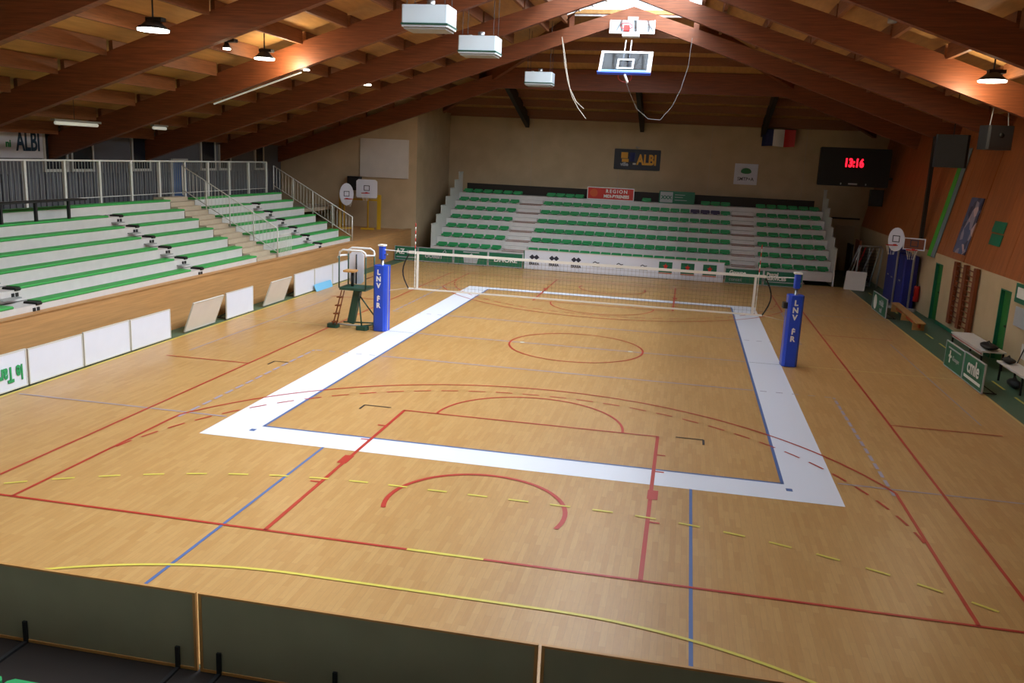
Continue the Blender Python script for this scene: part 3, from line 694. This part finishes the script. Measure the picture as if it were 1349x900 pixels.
for s, lab in ((-1, 'net post in a blue pad lettered downwards, beside the umpire chair'), (1, 'net post in a blue pad lettered downwards, at the right of the court')):
    t = thing('net_post', lab, 'post', (s*5.52, 0, 0), s*.12)
    obj('post', B().tube([(0,0,.01),(0,0,2.12)], .045, 'metal', 12), t)
    obj('pad', B().bev(-.19, .19, -.19, .19, .01, 1.85, .06, 'pad_blue'), t)
    obj('pad_seam', B().box(-.196, -.19, -.02, .02, .02, 1.84, 'line_lilac').box(.19, .196, -.02, .02, .02, 1.84, 'line_lilac'), t)
    obj('winch', B().bev(-.07, .07, -.09, .09, 2.02, 2.38, .02, 'pad_blue').box(-.09, .09, -.1, .1, 2.38, 2.42, 'net_white').tube([(.07,0,2.15),(.17,0,2.15)], .02, 'metal'), t)
    for i, ch in enumerate('LNV.FR'): text(ch, .19, 'white_text', t, face_T(-.01, -.194, 1.66-.185*i-(.05 if ch == '.' else 0)), bold=.008)
    if s > 0: obj('winch_box', B().bev(-.3, -.19, -.1, .1, 1.5, 1.65, .02, 'dark_metal'), t)

# ------------------------------------------------------------------ umpire chair
t = thing('umpire_chair', 'green and white umpire chair on a wheeled frame beside the left net post', 'chair', (-6.35, .15, 0), 0)
G = 'chair_green'
obj('platform', B().bev(-.36, .42, -.36, .36, 1.1, 1.17, .03, G), t)
for x in (-.36, .42):
    for y in (-.34, .34): obj('cage_post', B().tube([(x,y,1.15),(x,y,2.05)], .022, G), t)
for y in (-.34, .34):
    c = [(-.36,y,2.05),(-.34,y,2.16),(-.25,y,2.22),(.3,y,2.22),(.4,y,2.16),(.42,y,2.05)]
    obj('top_rail', B().tube(c, .03, 'white_paint', 8), t)
obj('arm_rail', B().tube([(-.4,-.34,2.0),(-.46,0,2.02),(-.4,.34,2.0)], .028, 'white_paint', 8).tube([(.42,.34,2.1),(.5,.1,2.06),(.42,-.34,2.1)], .025, 'white_paint', 8), t)
obj('backrest', B().bev(-.3, .12, .28, .31, 1.2, 2.12, .08, 'board_white', axis='y'), t)
obj('back_post', B().tube([(-.08,.24,1.2),(-.08,.24,2.05)], .02, 'dark_metal'), t)
obj('seat', B().bev(-.32, .02, -.2, .16, 1.58, 1.63, .04, 'wood_light'), t)
obj('seat_post', B().tube([(-.1,0,1.17),(-.1,0,1.58)], .045, 'dark_metal', 8), t)
obj('side_bar', B().tube([(.42,-.34,1.45),(.42,.34,1.45)], .014, 'wood_bar'), t)
obj('column', B().bev(-.1, .1, -.1, .1, 0, .95, .02, G, T=Matrix.Translation((-.12,-.02,.12)) @ Matrix.Rotation(.2, 4, 'Y')), t)
obj('mast', B().tube([(.07,-.02,.95),(.08,-.02,1.12)], .035, 'metal', 8).box(-.15, .3, -.04, .04, 1.05, 1.1, 'wood_bar'), t)
for p in ([(.1,-.02,.95),(.62,.3,.1)], [(.1,-.02,.95),(.3,-.3,.1)]): obj('brace', B().tube(p, .022, G), t)
b = B(); b.tube([(-.3,-.3,1.08),(-.52,-.38,.1)], .018, 'wood_bar').tube([(-.22,-.3,1.08),(-.42,-.38,.1)], .018, 'wood_bar')
obj('ladder_rail', b, t)
for k in range(4):
    u = k/4+.12; obj('ladder_rung', B().box(-.36-.2*u, -.22-.2*u, -.46, -.3, 1.0-.95*u, 1.03-.95*u, 'wood_bar'), t)
obj('base_bar', B().tube([(-.5,-.25,.1),(.35,-.25,.1)], .022, 'grey_paint').tube([(-.4,.1,.1),(.6,.32,.1)], .022, G).tube([(.32,-.28,.1),(.62,.32,.1)], .025, G), t)
for (x, y) in ((-.55,-.28), (.33,-.32), (.6,.3)): obj('foot_pad', B().bev(x-.16, x+.16, y-.12, y+.12, .004, .11, .04, G), t)

# ------------------------------------------------------------------ wall signs at the back
YW = 24.28
def sign(label, x0, x1, z0, z1, m, name='sign_board', cat='sign', y=YW, edge=None):
    t = thing(name, label, cat, ((x0+x1)/2, y, (z0+z1)/2)); w, h = x1-x0, z1-z0
    obj('panel', B().box(-w/2, w/2, -.03, 0, -h/2, h/2, m), t)
    if edge: obj('frame', B().box(-w/2-.03, w/2+.03, -.04, .0, h/2, h/2+.04, edge).box(-w/2-.03, w/2+.03, -.04, .0, -h/2-.04, -h/2, edge).box(-w/2-.04, -w/2, -.04, 0, -h/2, h/2, edge).box(w/2, w/2+.04, -.04, 0, -h/2, h/2, edge), t)
    return t
t = sign('black sign with yellow letters ALBI high on the back wall', -1.32, 1.02, 4.62, 5.6, 'sign_black', edge='dark_metal')
text('ALBI', .72, 'yellow_text', t, face_T(.5, -.036, -.02), bold=.03, sx=.72)
text('-', .5, 'white_text', t, face_T(-.14, -.036, -.18), bold=.02)
obj('emblem', B().box(-.85, -.5, -.038, -.03, .05, .36, 'yellow_text').box(-.8, -.45, -.038, -.03, -.14, .02, 'yellow_text').box(-.4, -.12, -.036, -.03, -.1, .36, 'flag_blue'), t)
text('ville', .26, 'grey_text', t, face_T(-.66, -.036, -.26), bold=.01)
obj('lamp_bracket', B().tube([(0,0,.55),(-.1,-.25,.66),(.1,-.3,.62)], .02, 'grey_paint', 5), t)
t = sign('red sign with white letters leaning above the back bleacher', -2.38, -.08, 3.07, 3.62, 'sign_red', edge='white_paint', y=22.0)
text('REGION', .24, 'white_text', t, face_T(.3, -.036, .12), bold=.006, spacing=1.35); text('MIDI-PYRENEES', .21, 'white_text', t, face_T(.3, -.036, -.13), bold=.008, sx=.9)
obj('emblem', B().poly([(-.85+.2*math.cos(i*PI/6), -.036, .02+.2*math.sin(i*PI/6)) for i in range(12)], [tuple(range(12))], 'orange'), t)
t = sign('dark green sign with a white left half above the back bleacher', 1.25, 2.93, 3.07, 3.6, 'green_dark', y=22.0, edge='green_dark')
obj('plate', B().box(-.82, -.2, -.036, -.03, -.26, .26, 'grey_text'), t); text('XXX', .24, 'green_dark', t, face_T(-.51, -.04, -.02), bold=.01)
obj('text_bar', B().box(-.1, .4, -.036, -.03, .12, .15, 'grey_text').box(-.1, .3, -.036, -.03, 0, .03, 'grey_text').box(-.1, .5, -.036, -.03, -.14, -.11, 'grey_text'), t)
t = sign('white poster with a green tree on the back wall', 4.88, 6.05, 4.1, 5.16, 'board_white', name='poster_sheet', cat='poster')
obj('emblem', B().poly([(.27*math.cos(i*PI/7), -.036, .12+(.2 if i < 8 else .1)*math.sin(i*PI/7)) for i in range(14)], [tuple(range(14))], 'tree_green'), t)
text('SMTP+A', .24, 'dark_text', t, face_T(0, -.036, -.25), bold=.004, sx=.95)
t = thing('national_flag', 'blue, white and red flag hanging under the roof at the back', 'flag', (6.86, 23.8, 6.5))
for i, m in enumerate(('flag_blue', 'white_paint', 'red')):
    b = B(); P = []; n = 6
    for k in range(n+1):
        x = -.8+.533*i+.533*k/n; yy = .05*math.sin((x+.8)*6); P += [(x,yy,-.42-.02*math.sin(x*5)),(x,yy,.42)]
    F = [(2*k,2*k+2,2*k+3,2*k+1) for k in range(n)]
    b.poly(P+[(x,y+.012,z) for x,y,z in P], F+[tuple(q+2*n+2 for q in reversed(f)) for f in F], m); obj('stripe', b, t)
obj('flag_rod', B().tube([(-.85,0,.43),(.85,0,.43)], .015, 'dark_metal'), t)
# scoreboard
t = thing('scoreboard', 'large black scoreboard with red digits in the back right corner', 'scoreboard', (10.1, 20.3, 5.2), 0)
obj('cabinet', B().bev(-1.6, 1.5, 0, .35, -.87, .87, .04, 'black', axis='y'), t)
text('13:16', .52, 'led_red', t, face_T(-.1, -.006, .18), name='digits', bold=.02, sx=.75)
obj('text_bar', B().box(-.25, .15, -.006, 0, -.79, -.72, 'grey_text'), t); obj('indicator', B().box(-.6, -.55, -.006, 0, -.8, -.72, 'grey_text').box(.5, .55, -.006, 0, -.8, -.72, 'grey_text'), t)
obj('bracket', B().box(1.5, 1.68, .1, .2, -.5, -.4, 'dark_metal'), t)
t = thing('wall_speaker', 'small black speaker below the scoreboard', 'speaker', (11.22, 20.5, 3.85)); obj('cabinet', B().bev(-.3, .3, 0, .3, -.38, .38, .04, 'black'), t); obj('grille', B().box(-.26, .26, -.01, 0, -.33, .33, 'dark_metal'), t)

# ------------------------------------------------------------------ hanging things
for (x, y, z, lab) in ((-3.62,-2.35,7.75,'nearest of the three white unit heaters hanging from the roof'), (-3.58,2.55,7.75,'middle of the three white unit heaters hanging from the roof'), (-3.6,12.9,7.8,'farthest of the three white unit heaters hanging from the roof')):
    t = thing('unit_heater', lab, 'heater', (x, y, z))
    obj('housing', B().bev(-.55, .55, -.4, .4, .02, .5, .03, 'heater_white'), t)
    obj('louvre', B().box(-.5, .5, -.36, .36, -.03, .02, 'grey_paint').box(-.56, .56, -.42, .42, .06, .1, 'chair_green'), t)
    obj('flue', B().tube([(0,.1,.5),(0,.1,.66)], .1, 'metal', 10).tube([(-.3,0,.5),(-.3,0,.56)], .06, 'metal'), t)
    top = cei(x)-z-.3 if y < 12.6 else hip(y)-z-.1
    for (sx, sy) in ((-.45,-.3),(.45,-.3),(.45,.3),(-.45,.3)): obj('hanger', B().tube([(sx,sy,.5),(sx,sy,top)], .008, 'dark_metal', 4), t)
# folded backboards
glass_mat('board_glass2', (.35, .38, .44), .06)
t = thing('ceiling_backboard', 'folded-up glass basketball backboard with a blue pad, the nearer and lower one', 'backboard', (.2, 7.35, 7.86), rot=(math.radians(-42), 0, -.02))
W_, H_ = .87, 1.0
obj('frame', B().box(-W_, -W_+.09, -.02, .02, 0, H_, 'white_paint').box(W_-.14, W_, -.02, .02, 0, H_, 'white_paint').box(-W_+.09, W_-.14, -.02, .02, H_-.09, H_, 'white_paint').box(-W_+.09, W_-.14, -.02, .02, 0, .1, 'sky_blue'), t)
obj('glass', B().box(-W_+.09, W_-.14, -.008, .008, .1, H_-.09, 'board_glass2'), t)
obj('target_square', B().box(-.28, .28, -.03, -.02, .56, .62, 'white_paint').box(-.28, .28, -.03, -.02, .15, .21, 'white_paint').box(-.28, -.22, -.03, -.02, .21, .56, 'white_paint').box(.22, .28, -.03, -.02, .21, .56, 'white_paint'), t)
obj('edge_pad', B().box(-W_-.03, W_, -.05, .05, -.06, 0, 'pad_blue'), t)
obj('rim', B().tube([(.23*math.cos(a*PI/8), .3+.23*math.sin(a*PI/8), .12) for a in range(17)], .012, 'red', 5).box(-.1, .1, .02, .1, .08, .16, 'white_paint'), t)
obj('arm', B().tube([(-.1,.05,.3),(-.25,.9,2.6)], .02, 'white_paint', 6).tube([(.1,.05,.3),(-.05,.9,2.6)], .02, 'white_paint', 6).tube([(.0,.03,.0),(.15,.1,-.35)], .04, 'white_paint', 6), t)
t = thing('ceiling_backboard', 'white framed glass backboard with a red rim just under the ridge, the farther one', 'backboard', (0, 12.15, 9.75), rot=(math.radians(-20), 0, 0))
obj('frame', B().box(-.86, -.8, -.02, .02, 0, .55, 'white_paint').box(.8, .86, -.02, .02, 0, .55, 'white_paint').box(-.8, .8, -.02, .02, 0, .07, 'white_paint'), t)
obj('glass', B().box(-.8, .8, -.005, .005, .07, .55, 'board_glass'), t)
obj('rim', B().tube([(-.2+.23*math.cos(a*PI/8), -.3+.23*math.sin(a*PI/8), .15) for a in range(17)], .015, 'red', 5).box(-.32, -.1, -.1, -.02, .08, .3, 'red'), t)
obj('arm', B().box(-.35, .3, -.05, .1, -.12, 0, 'white_paint').tube([(-.2,.1,.3),(-.3,.3,.9)], .02, 'metal').tube([(.2,.1,.3),(.3,.3,.9)], .02, 'metal').box(-.2, .2, .0, .2, .55, .7, 'grey_paint'), t)
def sag(p0, p1, s, n=14, r=.014):
    p0, p1 = Vector(p0), Vector(p1)
    return [tuple(p0.lerp(p1, i/n)-Vector((0,0,s*4*(i/n)*(1-i/n)))) for i in range(n+1)]
t = tag(obj('hanging_cable', B().tube([(-2.35,10,9.3),(-2.3,10,9.0),(-2.18,10,8.3),(-2.05,10,7.75),(-1.85,10,7.2),(-1.6,10,6.8),(-1.3,10,6.45)], .014, 'rope', 5).tube([(-2.35,10,9.3),(-2.25,10,8.9),(-2.1,10,8.1),(-1.95,10,7.5),(-1.7,10,7.05),(-1.4,10,6.8)], .012, 'rope', 5)), 'loose pale cable hanging left of the nearer backboard', 'cable')
t = tag(obj('hanging_cable', B().tube([(.1,8.2,7.9),(.35,8.5,7.3),(.6,9,6.8),(1.0,9.5,6.5),(1.4,10,6.5),(1.8,10,7.0),(2.05,10,7.6),(2.25,10,8.4),(2.3,10,9.35)], .01, 'grey_paint', 5)), 'looping thin cable right of the nearer backboard', 'cable')
# high bay lamps
def lamp(label, loc, r=.3, power=120, spot=None, h=.22):
    t = thing('high_bay_lamp', label, 'lamp', loc)
    obj('housing', B().tube([(0,0,.04),(0,0,.12),(0,0,h)], r, 'dark_brown', 14, r2=r*.35), t)
    obj('lens', B().tube([(0,0,0),(0,0,.04)], r*.92, 'lamp_glow', 16), t)
    obj('hanger', B().tube([(0,0,h),(0,0,cei(loc[0])-loc[2]-.02)], .02, 'dark_metal', 4).box(-.12, .25, -.1, .1, h-.02, h+.06, 'dark_brown'), t)
    l = bpy.data.lights.new('lamp_light', 'POINT'); l.energy = power; l.color = (1, .82, .55); l.shadow_soft_size = .1
    o = bpy.data.objects.new('lamp_light', l); COL.objects.link(o); o.parent = t; o.location = spot or (0, 0, -.15)
    return t
lamp('largest round high bay lamp at the upper left', (-9.02, -5.0, 7.25), .36, 30)
lamp('small lit lamp just left of the glowing beam', (-9.02, -1.9, 7.25), .1, 10, h=.2)
lamp('round lamp right above the glowing patch on the left beam', (-9.35, .75, 7.3), .3, 110, (.35, .7, -.05))
lamp('small lit lamp at the right end of the glowing left beam', (-8.93, 2.6, 7.2), .1, 6, h=.2)
lamp('small round lamp deep under the left roof slope', (-9.2, 8.3, 7.26), .2, 10)
t = lamp('flat lamp beside the glowing patch on the right beam', (9.46, .4, 7.2), .34, 110, (-.1, .9, -.2))
for (loc, L2, lab) in () and (((-15.6, .55, 5.35), 1.9, 'long pale tube light under the roof above the left fence'), ((-15.4, 5.9, 5.45), .6, 'short tube light under the roof, right of the long tube'), ((-9.3, 2.0, 7.35), 3.2, 'long tube light running back from the glowing left beam')):
    pass
t = thing('tube_light', 'long pale tube light under the roof above the left fence', 'lamp', (-15.0, .1, 5.3)); obj('tube', B().tube([(0,-.8,0),(0,1.0,0)], .05, 'tube_glow', 8), t); obj('housing', B().box(-.07, .07, -.9, 1.1, .05, .11, 'grey_paint'), t); obj('hanger', B().tube([(0,0,.1),(0,0,cei(15)-5.3)], .01, 'dark_metal', 4), t)
t = thing('tube_light', 'short tube light under the roof, right of the long tube', 'lamp', (-15.0, 4.3, 5.35)); obj('tube', B().tube([(0,-.35,0),(0,.35,0)], .05, 'tube_glow', 8), t); obj('housing', B().box(-.07, .07, -.4, .4, .05, .11, 'grey_paint'), t); obj('hanger', B().tube([(0,0,.1),(0,0,cei(15)-5.35)], .01, 'dark_metal', 4), t)
# speakers on the right
t = thing('hanging_speaker', 'large black speaker hanging under the right roof slope', 'speaker', (10.6, 7.2, 5.75), -.3)
obj('cabinet', B().bev(-.48, .48, -.25, .3, -.5, .5, .06, 'black'), t); obj('grille', B().box(-.42, .42, -.27, -.25, -.44, .44, 'black'), t); obj('hanger', B().tube([(0,0,.5),(0,0,cei(10.6)-5.8)], .015, 'dark_metal', 4), t)
t = thing('hanging_speaker', 'grey speaker hanging on two straps at the right edge of the roof', 'speaker', (10.55, 3.1, 6.05), .2)
obj('cabinet', B().bev(-.33, .36, -.25, .3, -.33, .3, .05, 'dark_metal'), t); obj('grille', B().box(-.28, .3, -.27, -.25, -.27, .24, 'dark_metal').tube([(0,-.28,.05),(0,-.3,.05)], .06, 'black', 10), t)
obj('strap', B().tube([(-.2,0,.3),(-.1,0,cei(10.5)-6.1)], .015, 'grey_text', 4).tube([(.3,0,.3),(.1,0,cei(10.5)-6.1)], .012, 'grey_text', 4), t)
for (x, y, lab) in ((-3.9, -6, 'white round detector on a roof panel at the top, left of the nearest heater'), (-7.2, 9.5, 'white round detector under the roof, below the middle heater'), (7.3, 1.6, 'white round detector under the right roof slope')):
    t = tag(obj('ceiling_detector', B().tube([(0,0,0),(0,0,.1)], .13, 'grey_text', 12), None, (x, y, cei(x)-.12)), lab, 'detector')

# ------------------------------------------------------------------ right side things
ROT = math.atan(.19)
def panel_thing(name, label, cat, y0, y1, z0, z1, m, parts=None):
    t = thing(name, label, cat, (px((z0+z1)/2)-.015, (y0+y1)/2, (z0+z1)/2), rot=(0, ROT, 0)); h = (z1-z0)/2; w = (y1-y0)/2
    obj('sheet', B().box(-.02, 0, -w, w, -h, h, m), t); return t, w, h
panel_thing('photo_poster', 'tall photo collage poster on the right wood wall', 'poster', 7.12, 8.4, 2.52, 4.36, 'collage')
panel_thing('notice_board', 'upper of two dark green squares on the right wood wall', 'board', 4.5, 5.5, 3.42, 3.75, 'green_dark'); panel_thing('notice_board', 'lower of two dark green squares on the right wood wall', 'board', 4.45, 5.4, 3.05, 3.38, 'green_dark')
t, w, h = panel_thing('wall_banner', 'long green and grey banner hanging down the right wood wall', 'banner', 10.2, 11.1, 2.1, 6.0, 'banner_grey'); obj('green_strip', B().box(-.028, -.02, -.0, w, -h, h, 'banner_green'), t)
t = thing('wall_bars', 'brown wooden wall bars between the two green doors', 'wall bars', (11.36, 6.35, 0))
for y in (-1.0, 0, 1.0): obj('upright', B().box(-.1, .0, y-.14, y+.14, .3, 2.3, 'wood_bar'), t)
for k in range(12): obj('rung', B().tube([(-.06,-1.0,.42+.16*k),(-.06,1.0,.42+.16*k)], .018, 'wood_bar', 6), t)
for i, (y, dx, lab) in enumerate(((14.4, .0, 'blue upright gym mat, left of the stack'), (13.37, -.08, 'blue upright gym mat in the middle of the stack'), (12.34, -.02, 'blue upright gym mat nearest the red extinguisher'))):
    t = thing('gym_mat', lab, 'mat', (11.1+dx, y, 0)); obj('mat', B().bev(-.28, .22, -.5, .5, .01, 2.1-.05*i, .05, 'mat_blue'), t); obj('handle', B().box(-.29, -.28, -.12, .12, 1.0, 1.05, 'grey_paint'), t)
t = thing('fire_extinguisher', 'red fire extinguisher on the cream wall beside the blue mats', 'extinguisher', (11.28, 11.6, .35)); obj('cylinder', B().tube([(0,0,0),(0,0,.5),(0,0,.58)], .1, 'red', 12), t); obj('valve', B().tube([(0,0,.58),(0,0,.66)], .03, 'black', 8).tube([(0,-.02,.64),(-.1,-.1,.5),(-.11,-.08,.2)], .012, 'black', 5), t)
t = thing('gym_bench', 'long low wooden gym bench on the green floor by the right wall', 'bench', (10.45, 9.1, 0), -.04)
obj('seat', B().bev(-.14, .14, -2.3, 2.3, .26, .3, .02, 'wood_light'), t); obj('beam', B().box(-.03, .03, -2.1, 2.1, .1, .26, 'orange'), t)
for y in (-1.9, 0, 1.9): obj('leg', B().box(-.18, .18, y-.04, y+.04, .0, .26, 'wood_light'), t)
t = thing('goal_frame', 'grey goal frame with a dark net stored in the far right corner', 'goal', (10.65, 17.4, 0), .25)
obj('frame', B().tube([(-.55,0,.03),(-.5,0,1.75),(-.42,0,1.85),(.45,0,1.85),(.53,0,1.75),(.45,0,.03)], .04, 'grey_paint', 8), t)
obj('back_frame', B().tube([(-.55,.7,.03),(-.45,.05,1.8)], .03, 'grey_paint').tube([(.45,.7,.03),(.42,.05,1.8)], .03, 'grey_paint').tube([(-.55,.7,.03),(.45,.7,.03)], .03, 'grey_paint'), t)
b = B()
for k in range(14): x = -.5+.075*k; b.tube([(x,.05,1.8),(x,.7,.04)], .008, 'dark_metal', 3)
for k in range(12): u = k/12; b.tube([(-.5,.05+.65*u,1.8-1.76*u),(.45,.05+.65*u,1.8-1.76*u)], .008, 'dark_metal', 3)
stuff(obj('net', b, t))
t = thing('equipment_trolley', 'dark trolley of folded gear behind the goal frame', 'trolley', (10.9, 20.3, 0))
obj('base', B().box(-.7, .4, -.6, .6, .08, .2, 'dark_metal'), t); obj('panel', B().box(-.65, -.55, -.55, .55, .2, 1.7, 'dark_metal').box(-.3, -.2, -.55, .55, .2, 1.9, 'wood_bar').box(.1, .2, -.55, .55, .2, 1.6, 'grey_paint'), t)
obj('bar', B().tube([(-.7,-.6,.3),(-.3,-.62,1.7)], .04, 'grey_text', 6).tube([(-.4,-.6,.3),(.0,-.62,1.7)], .04, 'red', 6).tube([(-.1,-.6,.3),(.3,-.62,1.6)], .04, 'grey_text', 6), t)
for x in (-.6, .3):
    for y in (-.5, .5): obj('wheel', B().tube([(x-.03,y,.08),(x+.03,y,.08)], .075, 'black', 10), t)
t = thing('leaning_board', 'pale grey board leaning in the far right corner beside the bleacher', 'board', (9.98, 16.5, .004), 0, rot=(math.radians(-38), 0, -.25)); obj('panel', B().bev(-.42, .42, 0, .03, 0, .95, .02, 'board_beige', axis='y'), t)
def mini_hoop(label, loc, rz, shape, m, bw=.6, bh=.5, post='grey_paint', hz=2.5):
    t = thing('mini_hoop', label, 'basketball hoop', loc, rz)
    if shape == 'fan': ring = [(.5*bw*math.cos(a), .52*bh*math.sin(a)) for a in [i*PI/10 for i in range(20)]]
    else: ring = [(-bw/2+.05,-bh/2),(bw/2-.05,-bh/2),(bw/2,-bh/2+.05),(bw/2,bh/2-.08),(bw/2-.1,bh/2),(-bw/2+.1,bh/2),(-bw/2,bh/2-.08),(-bw/2,-bh/2+.05)]
    n = len(ring); P = [(x,-.02,z+hz) for x,z in ring]+[(x,.02,z+hz) for x,z in ring]
    obj('backboard', B().poly(P, [tuple(range(n)), tuple(range(2*n-1,n-1,-1))]+[(i,n+i,n+(i+1)%n,(i+1)%n) for i in range(n)], m), t)
    obj('target_square', B().box(-.14, .14, -.026, -.02, hz+.12, hz+.15, 'dark_text').box(-.14, .14, -.026, -.02, hz-.1, hz-.07, 'dark_text').box(-.14, -.11, -.026, -.02, hz-.07, hz+.12, 'dark_text').box(.11, .14, -.026, -.02, hz-.07, hz+.12, 'dark_text'), t)
    obj('rim', B().tube([(.2*math.cos(a*PI/8), -.28+.2*math.sin(a*PI/8), hz-.2) for a in range(17)], .012, 'red', 5).box(-.05, .05, -.1, -.02, hz-.23, hz-.17, 'red'), t)
    b = B()
    for a in range(10): b.tube([(.2*math.cos(a*PI/5), -.28+.2*math.sin(a*PI/5), hz-.2), (.1*math.cos((a+.5)*PI/5), -.28+.1*math.sin((a+.5)*PI/5), hz-.55)], .006, 'net_white', 3)
    stuff(obj('net', b, t))
    obj('post', B().tube([(0,.06,hz),(0,.3,hz-.4),(0,.3,.03)], .04, post, 8), t); obj('base', B().box(-.3, .3, .1, .4, .004, .08, post), t)
    return t
mini_hoop('mini hoop with an oval white backboard above the blue mats', (10.36, 11.75, 0), -.7, 'fan', 'board_white', .62, .85, hz=2.6)
t = mini_hoop('mini hoop with a wood backboard edged in white, right of the oval one', (10.9, 11.3, 0), -.45, 'box', 'wood_bar', .75, .42, hz=2.5)
obj('white_edge', B().box(-.38, .38, -.03, -.02, 2.68, 2.72, 'board_white').box(-.38, .38, -.03, -.02, 2.28, 2.32, 'board_white').box(-.38, -.34, -.03, -.02, 2.32, 2.68, 'board_white').box(.34, .38, -.03, -.02, 2.32, 2.68, 'board_white'), t)
mini_hoop('yellow mini hoop stand with a rounded white backboard on the left gallery', (-12.3, 16.7, 1.22), .15, 'box', 'board_white', 1.0, .85, 'yellow_steel', hz=1.95)
mini_hoop('yellow mini hoop stand with a fan-shaped white backboard, left of the rounded one', (-13.2, 16.4, 1.22), .75, 'fan', 'board_white', .7, 1.0, 'yellow_steel', hz=1.65)
t = thing('hoop_frame', 'yellow steel frame holding the mini hoops before the tan wall', 'frame', (-12.95, 17.3, 1.22))
obj('upright', B().box(-1.0, -.9, 0, .1, 0, 1.6, 'yellow_steel'), t); obj('upright', B().box(.95, 1.12, 0, .12, 0, 1.65, 'yellow_steel'), t); obj('cross_bar', B().box(-.9, .95, .02, .08, 1.35, 1.43, 'yellow_steel'), t)
# right foreground: bench, table, bags
t = thing('white_bench', 'white slatted bench with black legs behind the cmle board', 'bench', (10.85, -.35, 0))
obj('seat', B().box(-.22, .22, -.95, .95, .44, .48, 'board_beige'), t); obj('backrest', B().box(.3, .33, -.95, .95, .58, .95, 'board_beige'), t)
for y in (-.75, .75): obj('leg', B().box(-.2, -.16, y-.02, y+.02, 0, .44, 'black').box(.16, .2, y-.02, y+.02, 0, .44, 'black').box(-.2, .2, y-.02, y+.02, .4, .44, 'black').tube([(.18,y,.44),(.31,y,.9)], .015, 'black', 4), t)
t = thing('low_table', 'long low white table behind the green board with the cross emblem', 'table', (10.85, 3.0, 0))
obj('tabletop', B().box(-.3, .3, -1.5, 1.3, .48, .52, 'board_beige'), t); obj('apron', B().box(-.28, -.25, -1.45, 1.25, .38, .48, 'board_beige').box(-.305, -.3, -1.5, 1.3, .43, .45, 'line_red'), t)
for (x, y) in ((-.26,-1.4),(.26,-1.4),(-.26,1.2),(.26,1.2)): obj('leg', B().box(x-.02, x+.02, y-.02, y+.02, 0, .48, 'black'), t)
def blob(label, loc, sx, sy, sz, m='black', name='sports_bag', cat='bag'):
    t = thing(name, label, cat, loc); b = B(); n, k = 12, 6; P = []; F = []
    for j in range(k+1):
        ph = PI*j/k
        for i in range(n):
            a = 2*PI*i/n; q = 1+.12*math.sin(3*a+j)
            P.append((sx*math.sin(ph)*math.cos(a)*q, sy*math.sin(ph)*math.sin(a)*q, sz*(1-math.cos(ph))*.5*1.0))
    for j in range(k): F += [(j*n+i, j*n+(i+1)%n, (j+1)*n+(i+1)%n, (j+1)*n+i) for i in range(n)]
    obj('body', b.poly(P, F, m, sm=True), t); obj('strap', B().tube([(-sx*.1,-sy*.7,sz*.7),(0,0,sz*1.25),(sx*.1,sy*.7,sz*.7)], .02, 'dark_brown', 5), t)
    return t
blob('black sports bag lying on the near end of the low white table', (10.8, 1.85, .52), .2, .42, .17); blob('dark bag on the white bench at the right edge', (10.8, .3, .48), .14, .26, .15, 'dark_brown'); blob('dark crumpled bag on the floor under the white bench', (10.8, -.3, .0), .14, .35, .22, 'black')
t = sign('green and white plate on the cream wall at the right edge', 1.35, 2.25, 1.8, 2.3, 'green_dark'); t.location = (11.385, 1.75, 2.05); t.rotation_euler = (0, 0, -PI/2)
obj('plate', B().box(-.3, .3, -.036, -.03, -.12, .16, 'white_text'), t)
t = sign('pale grey sheet on the cream wall below the green plate', 1.2, 2.0, 1.2, 1.7, 'grey_text', name='paper_notice', cat='notice'); t.location = (11.385, 1.6, 1.45); t.rotation_euler = (0, 0, -PI/2)
b = struct(obj('baseboard_right', B().box(11.36, 11.4, 3.42, 9.1, 0, .1, 'green_dark')))

t = thing('tube_light', 'thin pale tube running along the beam beside the glowing left patch', 'lamp', (-9.1, 2.6, 7.15)); obj('tube', B().tube([(0,0,0),(-2.9,0,-1.02)], .025, 'tube_glow', 6), t); obj('hanger', B().tube([(-.3,0,-.1),(-.3,0,.75)], .01, 'dark_metal', 4).tube([(-2.6,0,-.9),(-2.6,0,.0)], .01, 'dark_metal', 4), t)

# marks and fittings belong to the part that carries them
CARRY = {'lettering': ('pad', 'panel'), 'emblem': ('panel',), 'text_bar': ('panel', 'cabinet'), 'star': ('panel',), 'plate': ('panel',), 'target_square': ('backboard', 'glass'),
         'pad_seam': ('pad',), 'grille': ('cabinet',), 'digits': ('cabinet',), 'indicator': ('cabinet',), 'lens': ('housing',), 'louvre': ('housing',), 'white_edge': ('backboard',), 'green_strip': ('sheet',), 'valve': ('cylinder',)}
base = lambda o: o.name.split('.')[0]
for o in list(SC.objects):
    if o.type == 'EMPTY' and o.parent is None:
        kids = list(o.children)
        for k in kids:
            for want in CARRY.get(base(k), ()):
                host = next((q for q in kids if base(q) == want), None)
                if host: k.parent = host; break
